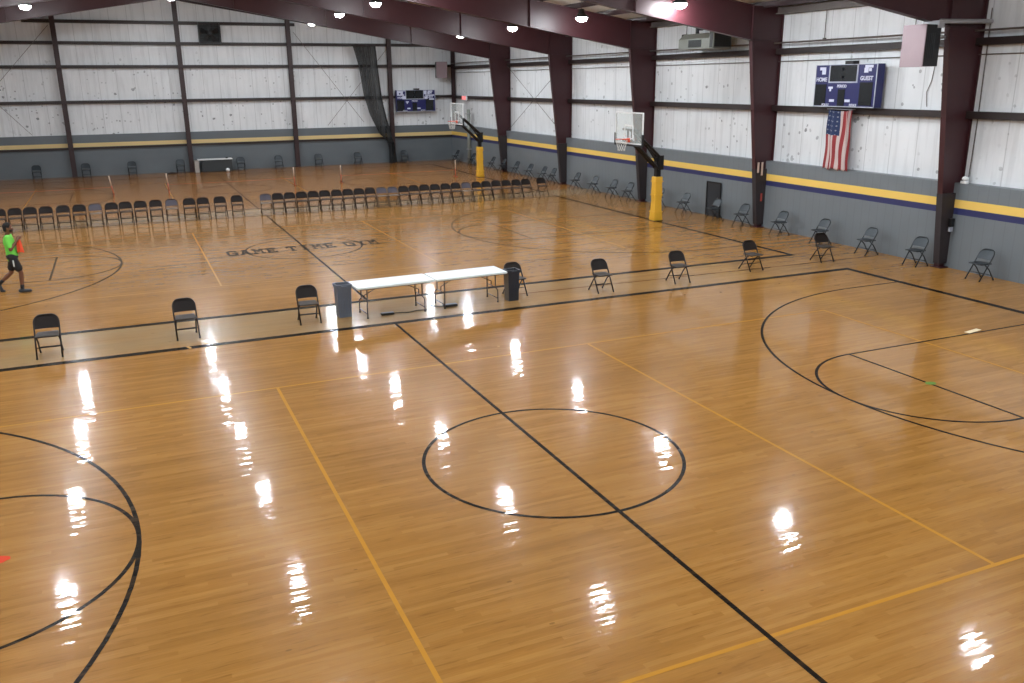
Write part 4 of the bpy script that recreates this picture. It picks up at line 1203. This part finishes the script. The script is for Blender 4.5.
# shirt
bm = bmesh.new()
cone(bm, PEL+Vector((.0, 0, -.04)), PEL+Vector((.005, 0, .02)), .160, .165, flat=(Vector((1, 0, 0)), .85)); ell(bm, CH+Vector((0, 0, -.02)), (.130, .190, .205)); cone(bm, PEL+Vector((.005, 0, -.0)), CH, .165, .145, flat=(Vector((1, 0, 0)), .82))
cone(bm, (-.02, -.14, 1.415), (-.02, .14, 1.415), .082, .082)
for s_, e_ in ((shR, elR), (shL, elL)): cone(bm, s_, s_+(e_-s_)*.68, .073, .066)
remeshed(bm, 'shirt', M_shirt, per, .011, 5)
bm = bmesh.new()
ell(bm, PEL+Vector((0, 0, -.03)), (.140, .175, .13))
for h_, k_ in ((hipR, kneR), (hipL, kneL)): cone(bm, h_, h_+(k_-h_)*.72, .108, .098)
remeshed(bm, 'shorts', M_shorts, per, .011, 4)
bm = bmesh.new()
ell(bm, HD+Vector((-.022, 0, .030)), (.105, .086, .112), TH_); ell(bm, HD+Vector((-.055, 0, -.02)), (.065, .078, .085), TH_)
remeshed(bm, 'hair', M_hair, per, .008, 3)
mb = MB(); pts = []
ell(mb.bm, HD+Vector((.046, 0, -.068)), (.058, .062, .048), TH_); mb.build('face_mask', M_dkcloth, per, True)
for s in (-1, 1):
    mb = MB(); ell(mb.bm, HD+Vector((.086, s*.030, .004)), (.010, .014, .008)); mb.build('eye', M_white, per, True)
for a_, t_, nm in ((ankR, toeR, 0), (ankL, toeL, 1)):
    bm = bmesh.new()
    if nm == 0:
        cone(bm, (a_.x-.05, a_.y, .052), (t_.x, t_.y, .042), .050, .036); cone(bm, (a_.x-.01, a_.y, .06), (a_.x, a_.y, .11), .048, .046)
    else:
        cone(bm, (a_.x-.035, a_.y, .24), (t_.x+.02, t_.y, .055), .048, .038); cone(bm, (t_.x+.01, t_.y, .048), (t_.x+.07, t_.y, .038), .040, .032)
    remeshed(bm, 'shoe', M_shoe, per, .008, 3)
for k_, a_ in ((kneR, ankR), (kneL, ankL)):
    d_ = a_-k_
    mb = MB(); mb.tube([k_+d_*.72, k_+d_*.85, a_+d_*.02], [.050, .045, .046], 12); mb.build('sock', M_sock, per, True)
mb = MB(); mb.box(.02, .05, -.21, -.198, .70, .86); mb.build('shorts_stripe', M_stripe, per)
# orange bib held in the hands
hc = wrR+Vector((.115, .06, -.02))
mb = MB(); nx, nz = 14, 14; G = []
for j in range(nz+1):
    v = j/nz; row = []
    w_ = .03+.075*v**.6; 
    for i in range(nx*2):
        an = 2*pi*i/(nx*2)
        rr = 1+.22*sin(an*5+v*2)
        row.append(mb.bm.verts.new((hc.x-.10+.01*v+w_*.65*rr*cos(an), hc.y+.02+w_*rr*sin(an)*.9, hc.z+.06-.36*v-.02*cos(an*2)*v)))
    G.append(row)
for A, B in zip(G, G[1:]):
    for j in range(nx*2): mb.face([A[j], A[(j+1) % (nx*2)], B[(j+1) % (nx*2)], B[j]])
mb.face(G[0][::-1]); mb.face(G[-1])
o = mb.build('orange_bib', M_bib, None, True); o.location = per.location; o.rotation_euler = per.rotation_euler
tag(o, 'bunched orange cloth bib held in front by the walking person', 'bib')

# ------------------------------------------------------------------ world, camera, colour
w = bpy.data.worlds.new('World'); S.world = w; w.use_nodes = True
w.node_tree.nodes['Background'].inputs[0].default_value = (.5, .52, .55, 1)
w.node_tree.nodes['Background'].inputs[1].default_value = .0
cam = bpy.data.cameras.new('camera'); co = bpy.data.objects.new('camera', cam); link(co)
cam.sensor_width = 36; cam.lens = 869.41/1024*36; cam.clip_end = 200
R = Vector((0.9143011, -0.4049330, -0.00909797)); U = Vector((0.1241820, 0.2588695, 0.9578963)); F = Vector((0.3855286, 0.8769355, -0.2869701))
M = Matrix((R, U, -F)).transposed().to_4x4(); M.translation = Vector((-5.09189, -10.17231, 5.10306))
co.matrix_world = M
S.camera = co
S.view_settings.view_transform = 'Standard'; S.view_settings.look = 'None'; S.view_settings.gamma = 1
S.view_settings.use_curve_mapping = False
S.view_settings.exposure = 0
S.cycles.use_light_tree = True
S.cycles.use_denoising = True
S.cycles.max_bounces = 8
S.cycles.diffuse_bounces = 5
S.cycles.glossy_bounces = 4
S.cycles.transparent_max_bounces = 12
S.cycles.sample_clamp_indirect = 6
